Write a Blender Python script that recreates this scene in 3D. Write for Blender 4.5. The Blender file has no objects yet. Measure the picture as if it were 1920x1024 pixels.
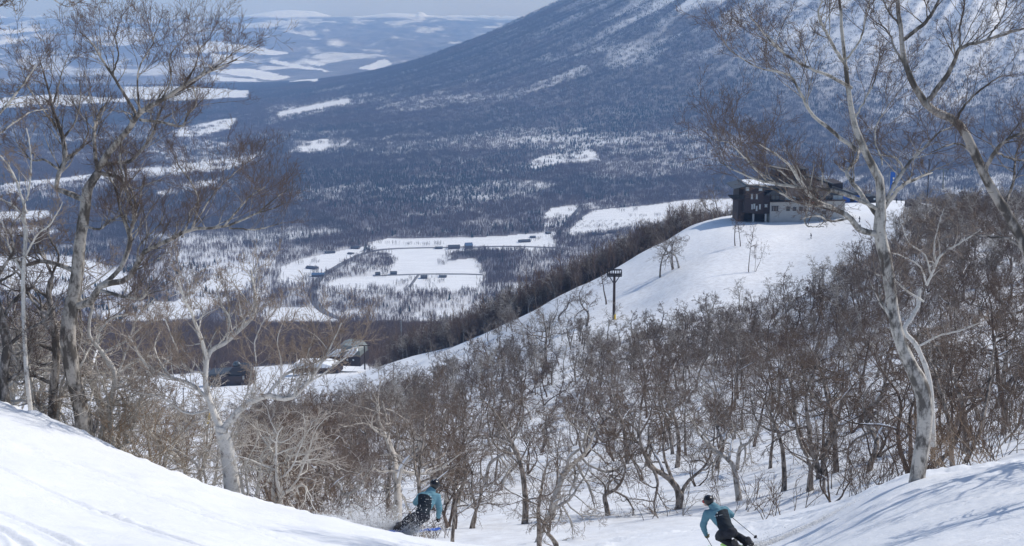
import bpy, bmesh, math, random
import numpy as np
from mathutils import Vector, Matrix
random.seed(7); RNG = np.random.default_rng(11)
scene = bpy.context.scene
COL = scene.collection
R = math.radians
# ---------------------------------------------------------------- camera, world, sun, exposure
F = 2666.7; PITCH = math.atan(467/F)
cam = bpy.data.cameras.new('camera'); camo = bpy.data.objects.new('camera', cam); COL.objects.link(camo)
cam.lens = 50.0; cam.sensor_width = 36.0; cam.clip_start = 0.5; cam.clip_end = 90000
camo.rotation_euler = (math.pi/2-PITCH, 0, 0); camo.location = (0, 0, 0)
scene.camera = camo
SUN_EL, SUN_AZ = R(46), R(65)          # azimuth clockwise from +Y (the view) : the sun stands to the right, a little ahead
world = bpy.data.worlds.new('World'); scene.world = world; world.use_nodes = True
wn = world.node_tree; bg = wn.nodes['Background']
sky = wn.nodes.new('ShaderNodeTexSky'); sky.sky_type = 'NISHITA'; sky.sun_disc = False
sky.sun_elevation = SUN_EL; sky.sun_rotation = SUN_AZ; sky.altitude = 900; sky.air_density = 1.0; sky.dust_density = 1.8; sky.ozone_density = 3.0
wn.links.new(sky.outputs[0], bg.inputs[0]); bg.inputs[1].default_value = 0.13
sun = bpy.data.lights.new('sun', 'SUN'); suno = bpy.data.objects.new('sun', sun); COL.objects.link(suno)
sun.energy = 3.35; sun.angle = R(0.53); sun.color = (1.0, 0.975, 0.94)
sd = Vector((math.sin(SUN_AZ)*math.cos(SUN_EL), math.cos(SUN_AZ)*math.cos(SUN_EL), math.sin(SUN_EL)))
suno.rotation_euler = (-sd).to_track_quat('-Z', 'Y').to_euler(); suno.location = (40, 0, 60)
scene.view_settings.view_transform = 'Standard'; scene.view_settings.look = 'None'
scene.view_settings.exposure = 0.03; scene.view_settings.gamma = 1.0
scene.render.engine = 'CYCLES'
cy = scene.cycles
cy.use_denoising = True; cy.max_bounces = 5; cy.diffuse_bounces = 2; cy.glossy_bounces = 2; cy.transmission_bounces = 2
cy.volume_bounces = 2; cy.transparent_max_bounces = 8; cy.caustics_reflective = False; cy.caustics_refractive = False
scene.render.film_transparent = False

# ---------------------------------------------------------------- picture <-> place
CT, ST = math.cos(PITCH), math.sin(PITCH)
def ray(px, py):
    cx = (np.asarray(px, float)-960)/F; cz = (512-np.asarray(py, float))/F
    y = CT+cz*ST; return cx/y, (-ST+cz*CT)/y       # x/y, z/y
def at(px, py, d):
    a, b = ray(px, py); return Vector((float(a)*d, d, float(b)*d))
def proj(x, y, z):
    x, y, z = (np.asarray(v, float) for v in (x, y, z))
    f = y*CT-z*ST; u = y*ST+z*CT
    return 960+F*x/f, 512-F*u/f
def smooth(a, b, x):
    t = np.clip((np.asarray(x, float)-a)/(b-a), 0, 1); return t*t*(3-2*t)
def _h(ix, iy, seed):
    n = (ix.astype(np.int64)*374761393 + iy.astype(np.int64)*668265263 + seed*974711) & 0xffffffff
    n = ((n ^ (n >> 13))*1274126177) & 0xffffffff
    return ((n ^ (n >> 16)) & 0xffff)/65535.0
def vn(x, y, seed=0):
    x = np.asarray(x, float); y = np.asarray(y, float)
    ix = np.floor(x); iy = np.floor(y); fx = x-ix; fy = y-iy
    fx = fx*fx*(3-2*fx); fy = fy*fy*(3-2*fy); ix = ix.astype(np.int64); iy = iy.astype(np.int64)
    a = _h(ix, iy, seed); b = _h(ix+1, iy, seed); c = _h(ix, iy+1, seed); d = _h(ix+1, iy+1, seed)
    return (a+(b-a)*fx)*(1-fy)+(c+(d-c)*fx)*fy
def fbm(x, y, seed=0, o=4, g=0.5):
    s = 0; a = 1; t = 0
    for i in range(o):
        s = s+a*vn(x*2**i+i*17.3, y*2**i+i*9.1, seed+i); t += a; a *= g
    return s/t                                        # 0..1

# ---------------------------------------------------------------- terrain
CREST_X = [-700,0,150,300,450,600,750,900,1050,1200,1350,1500,1600,1700,1920,2600]
CREST_D = [40,39,38,36.5,35.5,34.5,34,36,44,54,52,42,37,34.5,29.5,26]
ROWS = {  # px column: [(distance, picture row), ...] of the land surface
 -600: [(1.5,3068),(4,1650),(8,1180),(13,900),(20,780),(30,690),(38,670),(46,760),(70,800),(130,800),(300,765),(600,722),(900,690),(1400,625),(2000,575)],
 0:    [(1.5,3068),(4,1650),(8,1230),(13,1024),(20,905),(27,825),(32,785),(36,762),(39,772),(46,850),(70,880),(130,870),(300,812),(500,765),(700,714),(900,690),(1400,620),(2000,575)],
 150:  [(8,1250),(14,1035),(20,950),(27,870),(32,832),(35,818),(38,828),(44,890),(70,915),(130,875),(300,812),(500,762),(700,713),(900,690),(1400,620),(2000,575)],
 300:  [(1.5,3068),(4,1650),(8,1260),(14,1045),(20,980),(27,910),(31,886),(33.5,881),(37,900),(45,950),(70,940),(130,870),(200,840),(350,790),(500,752),(600,732),(700,711),(760,704),(900,690),(1400,620),(2000,575)],
 450:  [(28,950),(31,936),(33,931),(36,942),(43,985),(60,975),(100,900)],
 600:  [(1.5,3068),(4,1650),(8,1280),(14,1120),(20,1050),(26,990),(29,972),(31,968),(34,978),(42,1015),(60,1010),(90,960),(130,895),(200,835),(350,765),(500,727),(600,706),(680,692),(760,682),(900,672),(1400,620),(2000,575)],
 750:  [(400,705),(460,680),(485,675),(520,680),(600,695),(700,695),(900,670),(1400,620)],
 900:  [(1.5,3068),(4,1650),(8,1290),(14,1160),(20,1100),(26,1044),(29,1028),(31,1024),(34,1034),(42,1055),(55,1025),(70,985),(100,925),(150,850),(220,775),(350,690),(400,650),(430,631),(450,632),(520,660),(700,680),(1000,655),(1400,622),(2000,575)],
 1050: [(28,1050),(33,1038),(38,1040),(50,1030),(300,650),(350,610),(400,570),(418,556),(440,562),(520,610),(700,640)],
 1200: [(1.5,3068),(4,1650),(8,1290),(14,1160),(20,1115),(28,1058),(34,1036),(40,1026),(48,1012),(60,985),(80,935),(110,870),(160,785),(230,690),(300,615),(340,575),(400,500),(430,472),(450,480),(520,550),(700,620),(1000,645),(1400,615),(2000,575)],
 1300: [(38,1020),(340,525),(400,465),(455,422),(475,428),(520,500),(600,560)],
 1400: [(300,575),(350,500),(400,447),(430,423),(455,406),(480,397),(500,397),(530,415),(600,485)],
 1500: [(1.5,3068),(4,1650),(8,1260),(14,1130),(20,1075),(26,1030),(31,998),(35,985),(42,980),(55,960),(75,895),(110,810),(150,735),(210,645),(260,590),(300,545),(360,482),(400,446),(430,419),(460,402),(500,388),(540,378),(570,388),(650,450),(800,520),(1200,560),(2000,560)],
 1700: [(4,1640),(8,1220),(15,1090),(22,985),(27,925),(31,902),(34,905),(42,912),(55,885),(75,830),(110,745),(150,650),(200,570),(260,495),(320,440),(420,398),(500,384),(540,378),(570,390),(650,440),(900,520),(2000,560)],
 1920: [(1.5,3068),(4,1620),(8,1190),(12,1110),(18,985),(23,905),(27,872),(32,868),(45,850),(70,795),(100,720),(150,615),(220,500),(300,415),(350,395),(420,400),(520,400),(600,440),(900,520),(2000,560)],
 2500: [(1.5,2900),(4,1500),(8,1100),(12,950),(18,830),(27,740),(50,650),(100,540),(200,440),(340,390),(500,390),(700,430),(900,520),(2000,560)],
}
_c = [(px, d, py) for px, L in ROWS.items() for d, py in L]
_U = np.array([(px/1000.0, math.log(d)*1.0) for px, d, py in _c])
_S = np.array([float(ray(px, py)[1]) for px, d, py in _c])
def _phi(r2): return 0.5*r2*np.log(r2+1e-12)
def _tps_fit():
    n = len(_U); d2 = ((_U[:, None]-_U[None])**2).sum(-1)
    K = _phi(d2)+np.eye(n)*2e-4; P = np.c_[np.ones(n), _U]
    A = np.block([[K, P], [P.T, np.zeros((3, 3))]]); return np.linalg.solve(A, np.r_[_S, 0, 0, 0])
_W = _tps_fit()
def tps(u, v):
    out = np.empty(u.size); u = u.ravel(); v = v.ravel(); n = len(_U)
    for i in range(0, u.size, 200000):
        a = u[i:i+200000]; b = v[i:i+200000]
        d2 = (a[:, None]-_U[None, :, 0])**2+(b[:, None]-_U[None, :, 1])**2
        out[i:i+200000] = _phi(d2)@_W[:n]+_W[n]+_W[n+1]*a+_W[n+2]*b
    return out
# the smooth spline is evaluated once on a lattice and looked up from there
_gu = np.linspace(-1.6, 3.3, 420); _gv = np.linspace(math.log(0.7), math.log(2600), 520)
_T = tps(*[m for m in np.meshgrid(_gu, _gv)]).reshape(520, 420)
def near_s(u, v):
    a = np.clip((u-_gu[0])/(_gu[1]-_gu[0]), 0, 418.999); b = np.clip((v-_gv[0])/(_gv[1]-_gv[0]), 0, 518.999)
    i = a.astype(int); j = b.astype(int); fa = a-i; fb = b-j
    return (_T[j, i]*(1-fa)+_T[j, i+1]*fa)*(1-fb)+(_T[j+1, i]*(1-fa)+_T[j+1, i+1]*fa)*fb
CX, CY = 3160.0, 8000.0
_rr = np.linspace(0, 7000, 400)
_ph = np.interp(_rr, [0,1000,2000,2760,3120,3450,3720,4080,4500,4900,5600,7000], [1620,1380,890,545,395,265,180,102,44,14,0,0])
_ph = np.convolve(np.pad(_ph, 9, 'edge'), np.ones(19)/19, 'valid')
_sx = [-800,0,15,60,250,330,420,480,530,560,600,640,700,740,770,786,790,798,806,820,860,960,1100,1500,2900]
_sy = [36,30,33,38,40,38,38,29,21,20,22,33,30,25,26,27,23,24,29,33,38,39,40,40,40]
def far_z(x, y):
    z = -400+14*(fbm(x/900, y/900, 3)-.5)+ 5*(fbm(x/160, y/160, 5)-.5)
    r = np.hypot(x-CX, y-CY); th = np.arctan2(y-CY, x-CX)
    rw = r*(1+.03*(fbm(th*6, r/2500, 8)-.5)); h = np.interp(rw, _rr, _ph)
    k = np.clip(h/450, 0, 1.3)
    z = z+h+k*(70*(fbm(th*26, r/1500, 9, 4)-.5)+22*(fbm(th*80, r/500, 10, 3)-.5))
    t = np.clip((y-9500)/11500, 0, 1)
    hills = 200*t**.35*smooth(9300, 12500, y)
    rid = 1-np.abs(2*fbm(x/2400, y/1900, 21, 5)-1); rid2 = 1-np.abs(2*fbm(x/900, y/750, 31, 5, .6)-1)
    z = z+hills*(rid-.55)*2.2*(1-.6*t)+hills*(rid2-.5)*.7+400*t**1.25
    px = 960+F*x/np.maximum(y, 1)*CT
    top = (45-np.interp(px, _sx, _sy))/F*21000
    b = np.exp(-((y-21000)/1500)**2)
    z = z*(1-b)+b*(top+6*(rid2-.5))
    return z
def Zf(x, y):
    x = np.asarray(x, float); y = np.maximum(np.asarray(y, float), .7)
    sh = x.shape; x = x.ravel(); y = y.ravel()
    u = (960+F*x/y*.985)/1000; v = np.log(y)
    zn = near_s(u, v)*y; w = smooth(math.log(1350), math.log(2150), v)
    z = np.where(w < 1, zn*(1-w)+w*far_z(x, y), 0); m = w >= 1
    if m.any(): z[m] = far_z(x[m], y[m])
    rough = smooth(36, 48, y)*(1-smooth(900, 1500, y))
    # small relief: wind-packed lumps near, gullies on the wooded slope
    z = z + (.34*(fbm(x/.8, y/.8, 47, 4, .6)-.45)*smooth(.035, .008, np.abs(np.log(y/np.interp(960+F*x/y*.985, CREST_X, CREST_D))+.06)-.03)+.07*(fbm(x/1.3, y/1.3, 41, 4)-.5)+.045*(fbm(x/.45, y/.45, 45, 3)-.5))*smooth(2, 8, y)*(1-smooth(60, 120, y))
    z = z + rough*(.9*(fbm(x/9, y/9, 51, 4)-.5)*(1-.0*x)+ 2.0*(fbm(x/34, y/34, 55, 3)-.5)*smooth(60, 120, y))
    # two curved ski tracks pressed into the near bank and older ones lower down
    pxx = 960+F*x/y*.985
    for (cx_, cy_, R_, w_) in ((-8.9,11.2,4.6,.05),(-8.9,11.2,5.25,.05),(-30,-6,38.0,.07),(-30,-6,38.7,.07),(-26,2,26.5,.06),(12,60,52.0,.07),(12.4,60,52.9,.07),(-2,-18,44.0,.06),(3,-22,49.5,.07),(3,-22,50.1,.07),(-3.0,2.0,17.0,.06),(-2.6,1.9,17.5,.05),(14.0,44.0,19.0,.06),(14.2,44.2,19.6,.06),(30.0,50.0,36.0,.07)):
        q = np.abs(np.hypot(x-cx_, y-cy_)-R_); z = z-.05*np.exp(-(q/w_)**2)*(y < 40)+.03*np.exp(-((q-.13)/w_)**2)*(y < 40)
    return z.reshape(sh)
def zat(x, y): return float(Zf(np.array([x]), np.array([y]))[0])

# open fields (no trees), outlined on the map by where they lie
FIELDS = [
 [(525,502),(560,488),(640,470),(690,462),(655,482),(600,510),(560,528),(522,522)],
 [(690,456),(730,447),(900,445),(985,440),(1040,436),(1045,452),(960,459),(860,463),(700,466)],
 [(700,470),(840,468),(850,471),(830,490),(800,520),(740,520),(716,505),(745,490),(735,475)],
 [(610,536),(640,520),(700,517),(800,520),(908,515),(902,540),(800,540),(760,542),(700,534),(640,540)],
 [(830,490),(890,484),(905,500),(908,517),(795,520)],
 [(965,440),(1040,436),(1035,450),(1005,461),(965,460)],
 [(1065,432),(1108,396),(1180,388),(1260,380),(1300,374),(1385,372),(1390,398),(1320,402),(1250,412),(1180,422),(1100,433)],
 [(990,308),(1010,295),(1060,283),(1110,281),(1125,298),(1060,303),(1000,312)],
 [(540,276),(600,262),(658,262),(650,272),(590,283),(545,281)],
 [(315,250),(350,235),(445,222),(430,242),(380,252),(330,254)],
 [(-60,352),(100,335),(280,314),(420,303),(500,292),(440,312),(300,328),(180,340),(-60,366)],
 [(-60,400),(95,395),(98,406),(-60,416)],[(-60,436),(60,424),(120,424),(90,432),(-60,446)],
 [(290,362),(350,345),(420,332),(400,346),(300,366)],
 [(180,592),(250,568),(330,566),(400,520),(470,487),(482,500),(470,535),(400,572),(330,598),(190,604)],
 [(-60,492),(0,482),(110,476),(230,503),(250,540),(120,548),(-60,532)],
 [(518,212),(600,194),(655,185),(655,191),(560,208),(525,218)],
 [(490,580),(580,576),(620,598),(640,610),(500,612)],
 [(840,582),(860,586),(850,590),(760,594),(755,588)],
 [(990,300),(700,610),(850,612),(845,606),(700,606)][1:],
 [(340,96),(400,76),(500,92),(545,101),(520,104),(420,96),(350,101)],[(505,111),(590,127),(625,135),(560,129),(505,118)],
 [(575,112),(612,121),(600,125),(575,117)],[(390,130),(470,129),(545,144),(520,151),(420,140)],[(540,153),(600,147),(600,153),(540,158)],
 [(395,141),(480,150),(490,155),(400,151)],[(672,129),(720,110),(738,120),(700,133)],[(230,162),(350,163),(470,170),(465,184),(330,192),(230,186)],
 [(-60,190),(100,176),(240,186),(240,194),(-60,204)],[(380,78),(430,80),(425,92),(380,90)],[(395,100),(450,106),(458,118),(400,119)],
 [(-60,60),(60,52),(90,56),(-60,72)],[(-40,80),(50,70),(60,74),(-40,90)],
 [(1030,390),(1090,386),(1080,400),(1020,402)],
]
THIN = [(.45,[(275,272),(380,262),(440,270),(505,290),(420,305),(380,318),(300,318),(265,292)]),
 (.5,[(320,480),(520,470),(500,560),(330,562)]),(.5,[(600,542),(1000,528),(960,600),(560,600)]),(.5,[(560,500),(700,470),(760,520),(600,540)]),
 (.55,[(700,205),(760,186),(980,165),(1100,120),(1110,135),(960,185),(800,205),(705,212)]),
 (.6,[(900,260),(1100,250),(1330,240),(1320,262),(1100,275),(930,280)]),
 (.5,[(780,372),(850,350),(960,335),(1050,345),(960,372),(820,392)]),(.5,[(500,440),(640,428),(640,440),(500,452)]),
 (.45,[(1050,388),(1210,365),(1200,380),(1090,395),(1060,420),(1000,440)]),
 (.6,[(-60,540),(250,545),(300,600),(-60,610)]),(.65,[(980,465),(1300,410),(1250,440),(1100,520),(960,520)]),
 (.55,[(1300,395),(1500,330),(1900,330),(1900,380),(1500,372)]),(.5,[(-60,230),(300,235),(280,262),(-60,280)]),
 (.55,[(300,440),(500,430),(500,470),(300,480)]),(.6,[(500,200),(700,170),(690,190),(500,235)])]
def inpoly(px, py, P):
    c = np.zeros(px.shape, bool); n = len(P)
    for i in range(n):
        x0, y0 = P[i]; x1, y1 = P[(i+1) % n]
        if y0 == y1: continue
        k = ((y0 > py) != (y1 > py)) & (px < (x1-x0)*(py-y0)/(y1-y0)+x0); c ^= k
    return c
def cover(x, y, z):
    """share of the ground under trees, 0..1"""
    px, py = proj(x, y, z)
    wx = px+5*(vn(x/60, y/60, 61)-.5)+3*(vn(x/22, y/22, 64)-.5); wy = py+3*(vn(x/90, y/90, 62)-.5)*np.clip(y/3000,.3,1)
    n = .65*fbm(x/420, y/420, 71, 4)+.35*fbm(x/110, y/110, 72, 4); f = .72+.36*smooth(.39, .47, n)
    h = z+400
    r = np.hypot(x-CX, y-CY); th = np.arctan2(y-CY, x-CX)
    gul = .6*fbm(th*30, r/700, 75, 4)+.4*fbm(x/130, y/130, 76, 3)
    up = smooth(130, 520, h)*smooth(2500, 4000, y)*(1-smooth(9000, 10500, y))*(.30+.70*smooth(950, 1350, px))
    f = f*(1-up*smooth(.38, .60, gul)*.88)
    right = smooth(1250, 1600, px)*smooth(5200, 4000, r)
    f = f*(1-.45*right*smooth(0, 300, h))
    # far hills: woods and clearings
    fh = smooth(9000, 11000, y); g = .5*fbm(x/800+7, y/1300, 81, 5, .65)+.5*fbm(x/260, y/500, 83, 4, .6)
    f = f*(1-fh)+fh*(.30+.70*smooth(.60, .48, g))
    b = np.exp(-((y-21000)/2000)**2); top = smooth(36, 29, py+6*(vn(x/500, y/900, 85)-.5)); f = f*(1-top*fh)
    for k, P in THIN: f = np.where(inpoly(wx, wy, P) & (y > 1600), f*(k+.5*(vn(x/70, y/70, 63) > .55)*(1-k)), f)
    dy = .62*12*F/y*(y > 1500)                        # a stand at the near edge would hide the strip behind it
    spot = np.where(vn(x/38, y/60, 66)*.6+vn(x/14, y/20, 67)*.4 > .60, .55, 0.0)   # saplings creeping into the small clearings
    for i, P in enumerate(FIELDS): f = np.where((inpoly(wx, wy, P) | (inpoly(wx, wy-dy, P) & (y < 7000))) & (y > 1500), spot if i in (7, 8, 9, 10, 12, 13, 14, 15) else 0.0, f)
    return np.clip(f, 0, 1)
def cover_near(x, y, z):
    """woods between the open runs, 450-1600 m"""
    px, py = proj(x, y, z)
    ridge = np.interp(px, [-700,700,750,900,1050,1200,1300,1500,1700,3000], [755,755,490,438,424,436,465,585,600,560])
    return smooth(0, 14, y-ridge-4)*(y > 430)
_cols = np.r_[np.linspace(-1300, -60, 60)[:-1], np.linspace(-60, 1980, 820), np.linspace(1980, 3100, 60)[1:]]
_lr = np.r_[np.linspace(math.log(.8), math.log(10), 60)[:-1], np.linspace(math.log(10), math.log(110), 330)[:-1], np.linspace(math.log(110), math.log(1500), 300)[:-1],
            np.linspace(math.log(1500), math.log(9000), 430)[:-1], np.linspace(math.log(9000), math.log(22500), 260)[:-1], np.linspace(math.log(22500), math.log(24500), 6)]
_yy = np.exp(_lr)
GX = ((_cols-960)/F/.985)[None, :]*_yy[:, None]; GY = np.repeat(_yy[:, None], len(_cols), 1)
GZ = Zf(GX, GY); nr, nc = GX.shape
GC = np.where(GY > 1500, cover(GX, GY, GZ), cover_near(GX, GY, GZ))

def mesh_from(name, V, Q, attrs=None, smooth_=True, mats=()):
    me = bpy.data.meshes.new(name); V = np.asarray(V, np.float32); Q = np.asarray(Q, np.int32); k = Q.shape[1]
    me.vertices.add(len(V)); me.vertices.foreach_set('co', V.ravel())
    me.loops.add(Q.size); me.loops.foreach_set('vertex_index', Q.ravel())
    me.polygons.add(len(Q)); me.polygons.foreach_set('loop_start', np.arange(0, Q.size, k, dtype=np.int32)); me.polygons.foreach_set('loop_total', np.full(len(Q), k, np.int32))
    if smooth_: me.polygons.foreach_set('use_smooth', np.ones(len(Q), bool))
    for n, a in (attrs or {}).items():
        at_ = me.attributes.new(n, 'FLOAT', 'POINT'); at_.data.foreach_set('value', np.asarray(a, np.float32).ravel())
    for m in mats: me.materials.append(m)
    me.update(); me.validate(); return me
def link(name, me, parent=None):
    o = bpy.data.objects.new(name, me); COL.objects.link(o)
    if parent is not None: o.parent = parent
    return o
def tag(o, label=None, cat=None, group=None, kind=None):
    if label: o['label'] = label
    if cat: o['category'] = cat
    if group: o['group'] = group
    if kind: o['kind'] = kind
    return o
def empty(name, loc=(0, 0, 0), rz=0):
    o = bpy.data.objects.new(name, None); COL.objects.link(o); o.location = loc; o.rotation_euler = (0, 0, rz); o.empty_display_size = .3; return o

# ---------------------------------------------------------------- materials
class NT:
    def __init__(s, name, rough=.7, spec=.3):
        s.m = bpy.data.materials.new(name); s.m.use_nodes = True; s.t = s.m.node_tree; s.b = s.t.nodes['Principled BSDF']
        s.b.inputs['Roughness'].default_value = rough; s.b.inputs['Specular IOR Level'].default_value = spec
    def n(s, typ, **k):
        o = s.t.nodes.new(typ)
        for a, v in k.items():
            if a == 'ins':
                for i, w in v.items():
                    if hasattr(w, 'links') or hasattr(w, 'is_linked'): s.t.links.new(w, o.inputs[i])
                    else: o.inputs[i].default_value = w
            else: setattr(o, a, v)
        return o
    def l(s, a, b): s.t.links.new(a, b)
    def coord(s, k='Object', scale=None):
        c = s.n('ShaderNodeTexCoord').outputs[k]
        if scale is None: return c
        return s.n('ShaderNodeMapping', ins={0: c, 3: scale}).outputs[0]
    def noise(s, vec, sc, det=4, rough=.55, out=0):
        return s.n('ShaderNodeTexNoise', ins={'Vector': vec, 'Scale': sc, 'Detail': det, 'Roughness': rough}).outputs[out]
    def ramp(s, fac, pts):
        r = s.n('ShaderNodeValToRGB', ins={0: fac}); e = r.color_ramp.elements
        while len(e) < len(pts): e.new(.5)
        for i, (p, c) in enumerate(pts): e[i].position = p; e[i].color = tuple(c)+(1,) if len(c) == 3 else c
        return r.outputs[0]
    def mix(s, f, a, b):
        o = s.n('ShaderNodeMix', data_type='RGBA')
        for i, w in ((0, f), (6, a), (7, b)):
            if hasattr(w, 'is_linked'): s.l(w, o.inputs[i])
            elif i == 0: o.inputs[0].default_value = w
            else: o.inputs[i].default_value = tuple(w)+(1,) if len(w) == 3 else w
        return o.outputs[2]
    def math(s, op, a, b=0.0):
        o = s.n('ShaderNodeMath', operation=op, ins={0: a, 1: b}); return o.outputs[0]
    def attr(s, name): return s.n('ShaderNodeAttribute', attribute_name=name).outputs['Fac']
    def bump(s, h, dist, strength=1.0):
        b = s.n('ShaderNodeBump', ins={'Height': h, 'Distance': dist, 'Strength': strength}); s.l(b.outputs[0], s.b.inputs['Normal']); return b
    def base(s, c):
        if hasattr(c, 'is_linked'): s.l(c, s.b.inputs['Base Color'])
        else: s.b.inputs['Base Color'].default_value = tuple(c)+(1,)
        return s
def plain(name, c, rough=.7, var=.12, sc=6.0, spec=.3, metal=0.0):
    t = NT(name, rough, spec); v = t.noise(t.coord(), sc, 4)
    t.base(t.ramp(v, [(.3, [x*(1-var) for x in c]), (.7, [min(1, x*(1+var)) for x in c])])); t.b.inputs['Metallic'].default_value = metal; return t.m

def snow_ground():
    t = NT('snow', .62, .35); p = t.coord('Object')
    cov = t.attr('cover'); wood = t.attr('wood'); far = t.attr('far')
    sn = t.ramp(t.noise(p, .35, 6), [(.3, (.81,.825,.85)), (.7, (.86,.87,.885))])
    # litter and twig tips poking out between the trunks
    lit = t.ramp(t.noise(p, .9, 6, .7), [(.42, (0,0,0)), (.62, (1,1,1))])
    dirt = t.n('ShaderNodeMath', operation='MULTIPLY', ins={0: t.math('MULTIPLY', lit, wood), 1: .35}).outputs[0]
    c = t.mix(dirt, sn, (.22,.17,.13))
    plain_ = t.attr('plain'); fw = t.ramp(t.noise(t.coord('Object', (.02,.09,.02)), 1.0, 6, .6), [(.45, (0,0,0)), (.7, (1,1,1))])
    c = t.mix(t.math('MULTIPLY', t.math('MULTIPLY', fw, plain_), .28), c, (.42,.42,.45))
    # near woods floor and valley woods floor
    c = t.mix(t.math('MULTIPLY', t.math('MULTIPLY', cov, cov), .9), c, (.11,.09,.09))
    # far woods, each stand a touch different, snow gaps showing through
    ps = t.coord('Object', (1, 1, 1)); a = t.noise(ps, .0045, 12, .72); bnz = t.noise(ps, .0021, 5, .6)
    thr = t.ramp(a, [(.44, (0,0,0)), (.54, (1,1,1))])
    wc = t.ramp(bnz, [(.35, (.075,.065,.075)), (.65, (.13,.11,.115))])
    ff = t.math('MULTIPLY', far, t.math('MULTIPLY', cov, t.math('ADD', t.math('MULTIPLY', thr, .72), .28)))
    c = t.mix(ff, c, wc); t.base(c)
    # groomed cord, chattered ski tracks and crusty grain close by
    g1 = t.noise(p, 2.2, 8, .62); g2 = t.noise(t.coord('Object', (1.0, 5.0, 1.0)), 1.6, 5, .6)
    g3 = t.noise(p, 22, 3, .6)
    h = t.math('ADD', t.math('ADD', t.math('MULTIPLY', g1, .6), t.math('MULTIPLY', g2, .35)), t.math('MULTIPLY', g3, .10))
    h = t.math('ADD', h, t.math('MULTIPLY', t.noise(p, 6.5, 5, .7), .25)); t.bump(h, .075, .75); return t.m
M = {}
M['snow'] = snow_ground()
_i = np.arange(nr*nc).reshape(nr, nc)
_Q = np.stack([_i[:-1, :-1], _i[:-1, 1:], _i[1:, 1:], _i[1:, :-1]], -1).reshape(-1, 4)
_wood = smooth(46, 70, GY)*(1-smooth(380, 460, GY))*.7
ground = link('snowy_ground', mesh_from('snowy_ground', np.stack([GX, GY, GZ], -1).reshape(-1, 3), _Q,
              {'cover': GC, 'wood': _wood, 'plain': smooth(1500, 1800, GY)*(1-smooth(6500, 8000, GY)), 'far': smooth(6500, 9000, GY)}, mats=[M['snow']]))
tag(ground, kind='structure')
# ---------------------------------------------------------------- branches
def unit(v): return v/np.maximum(np.linalg.norm(v, axis=-1, keepdims=True), 1e-9)
def grow(rg, start, d, length, r0, n, wig, up, taper=.35, gnarl=0.0):
    N = len(start); P = np.empty((N, n, 3)); P[:, 0] = start; d = unit(d); st = (length/(n-1))[:, None]
    nz = rg.normal(size=(N, 3))*wig
    for i in range(1, n):
        nz = .45*nz+rg.normal(size=(N, 3))*wig
        d = unit(d+nz+np.array([0, 0, up])); P[:, i] = P[:, i-1]+d*st
    t = np.linspace(0, 1, n)[None]; return P, r0[:, None]*(1-(1-taper)*t)
def spawn(rg, P, Rd, m, t0, t1, ang, aj, lf, rf, flat=0.0, lens=None):
    N, n, _ = P.shape
    seg = np.linalg.norm(np.diff(P, axis=1), axis=2).sum(1) if lens is None else lens
    t = (np.arange(m)[None]+rg.random((N, m)))/m*(t1-t0)+t0
    f = t*(n-1); i = np.minimum(f.astype(int), n-2); fr = (f-i)[..., None]; a = np.arange(N)[:, None]
    pos = P[a, i]*(1-fr)+P[a, i+1]*fr; tan = unit(P[a, i+1]-P[a, i]); rad = Rd[a, i]*(1-fr[..., 0])+Rd[a, i+1]*fr[..., 0]
    rnd = rg.normal(size=tan.shape); rnd[..., 2] *= 1-flat; side = unit(rnd-(rnd*tan).sum(-1, keepdims=True)*tan)
    an = np.radians(rg.normal(ang, aj, size=(N, m)))[..., None]
    d = tan*np.cos(an)+side*np.sin(an)
    L = seg[:, None]*lf*(1.15-.6*t)*rg.uniform(.55, 1.25, (N, m))
    return pos.reshape(-1, 3), d.reshape(-1, 3), L.ravel(), (rad*rf*rg.uniform(.8, 1.1, (N, m))).ravel()
def tubes(P, Rd, k):
    N, n, _ = P.shape
    T = np.gradient(P, axis=1); T = unit(T); mt = unit(T.mean(1)); ref = np.where(np.abs(mt[:, 2:3]) > .8, np.array([[1., 0, 0]]), np.array([[0, 0, 1.]]))
    u = unit(np.cross(T, ref[:, None])); v = np.cross(T, u)
    a = np.arange(k)/k*2*np.pi; ring = u[:, :, None]*np.cos(a)[None, None, :, None]+v[:, :, None]*np.sin(a)[None, None, :, None]
    V = P[:, :, None]+ring*Rd[:, :, None, None]
    idx = np.arange(N*n*k).reshape(N, n, k); j = np.roll(idx, -1, axis=2)
    Q = np.stack([idx[:, :-1], j[:, :-1], j[:, 1:], idx[:, 1:]], -1).reshape(-1, 4)
    return V.reshape(-1, 3), Q, np.repeat(Rd.reshape(-1), k)
class Wood:
    """collects tubes and becomes one mesh"""
    def __init__(s): s.V = []; s.Q = []; s.A = []; s.o = 0
    def add(s, P, Rd, k):
        V, Q, A = tubes(P, Rd, k); s.V.append(V); s.Q.append(Q+s.o); s.A.append(A); s.o += len(V)
    def mesh(s, name, mat):
        return mesh_from(name, np.concatenate(s.V), np.concatenate(s.Q), {'girth': np.concatenate(s.A)}, mats=[mat])

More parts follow.
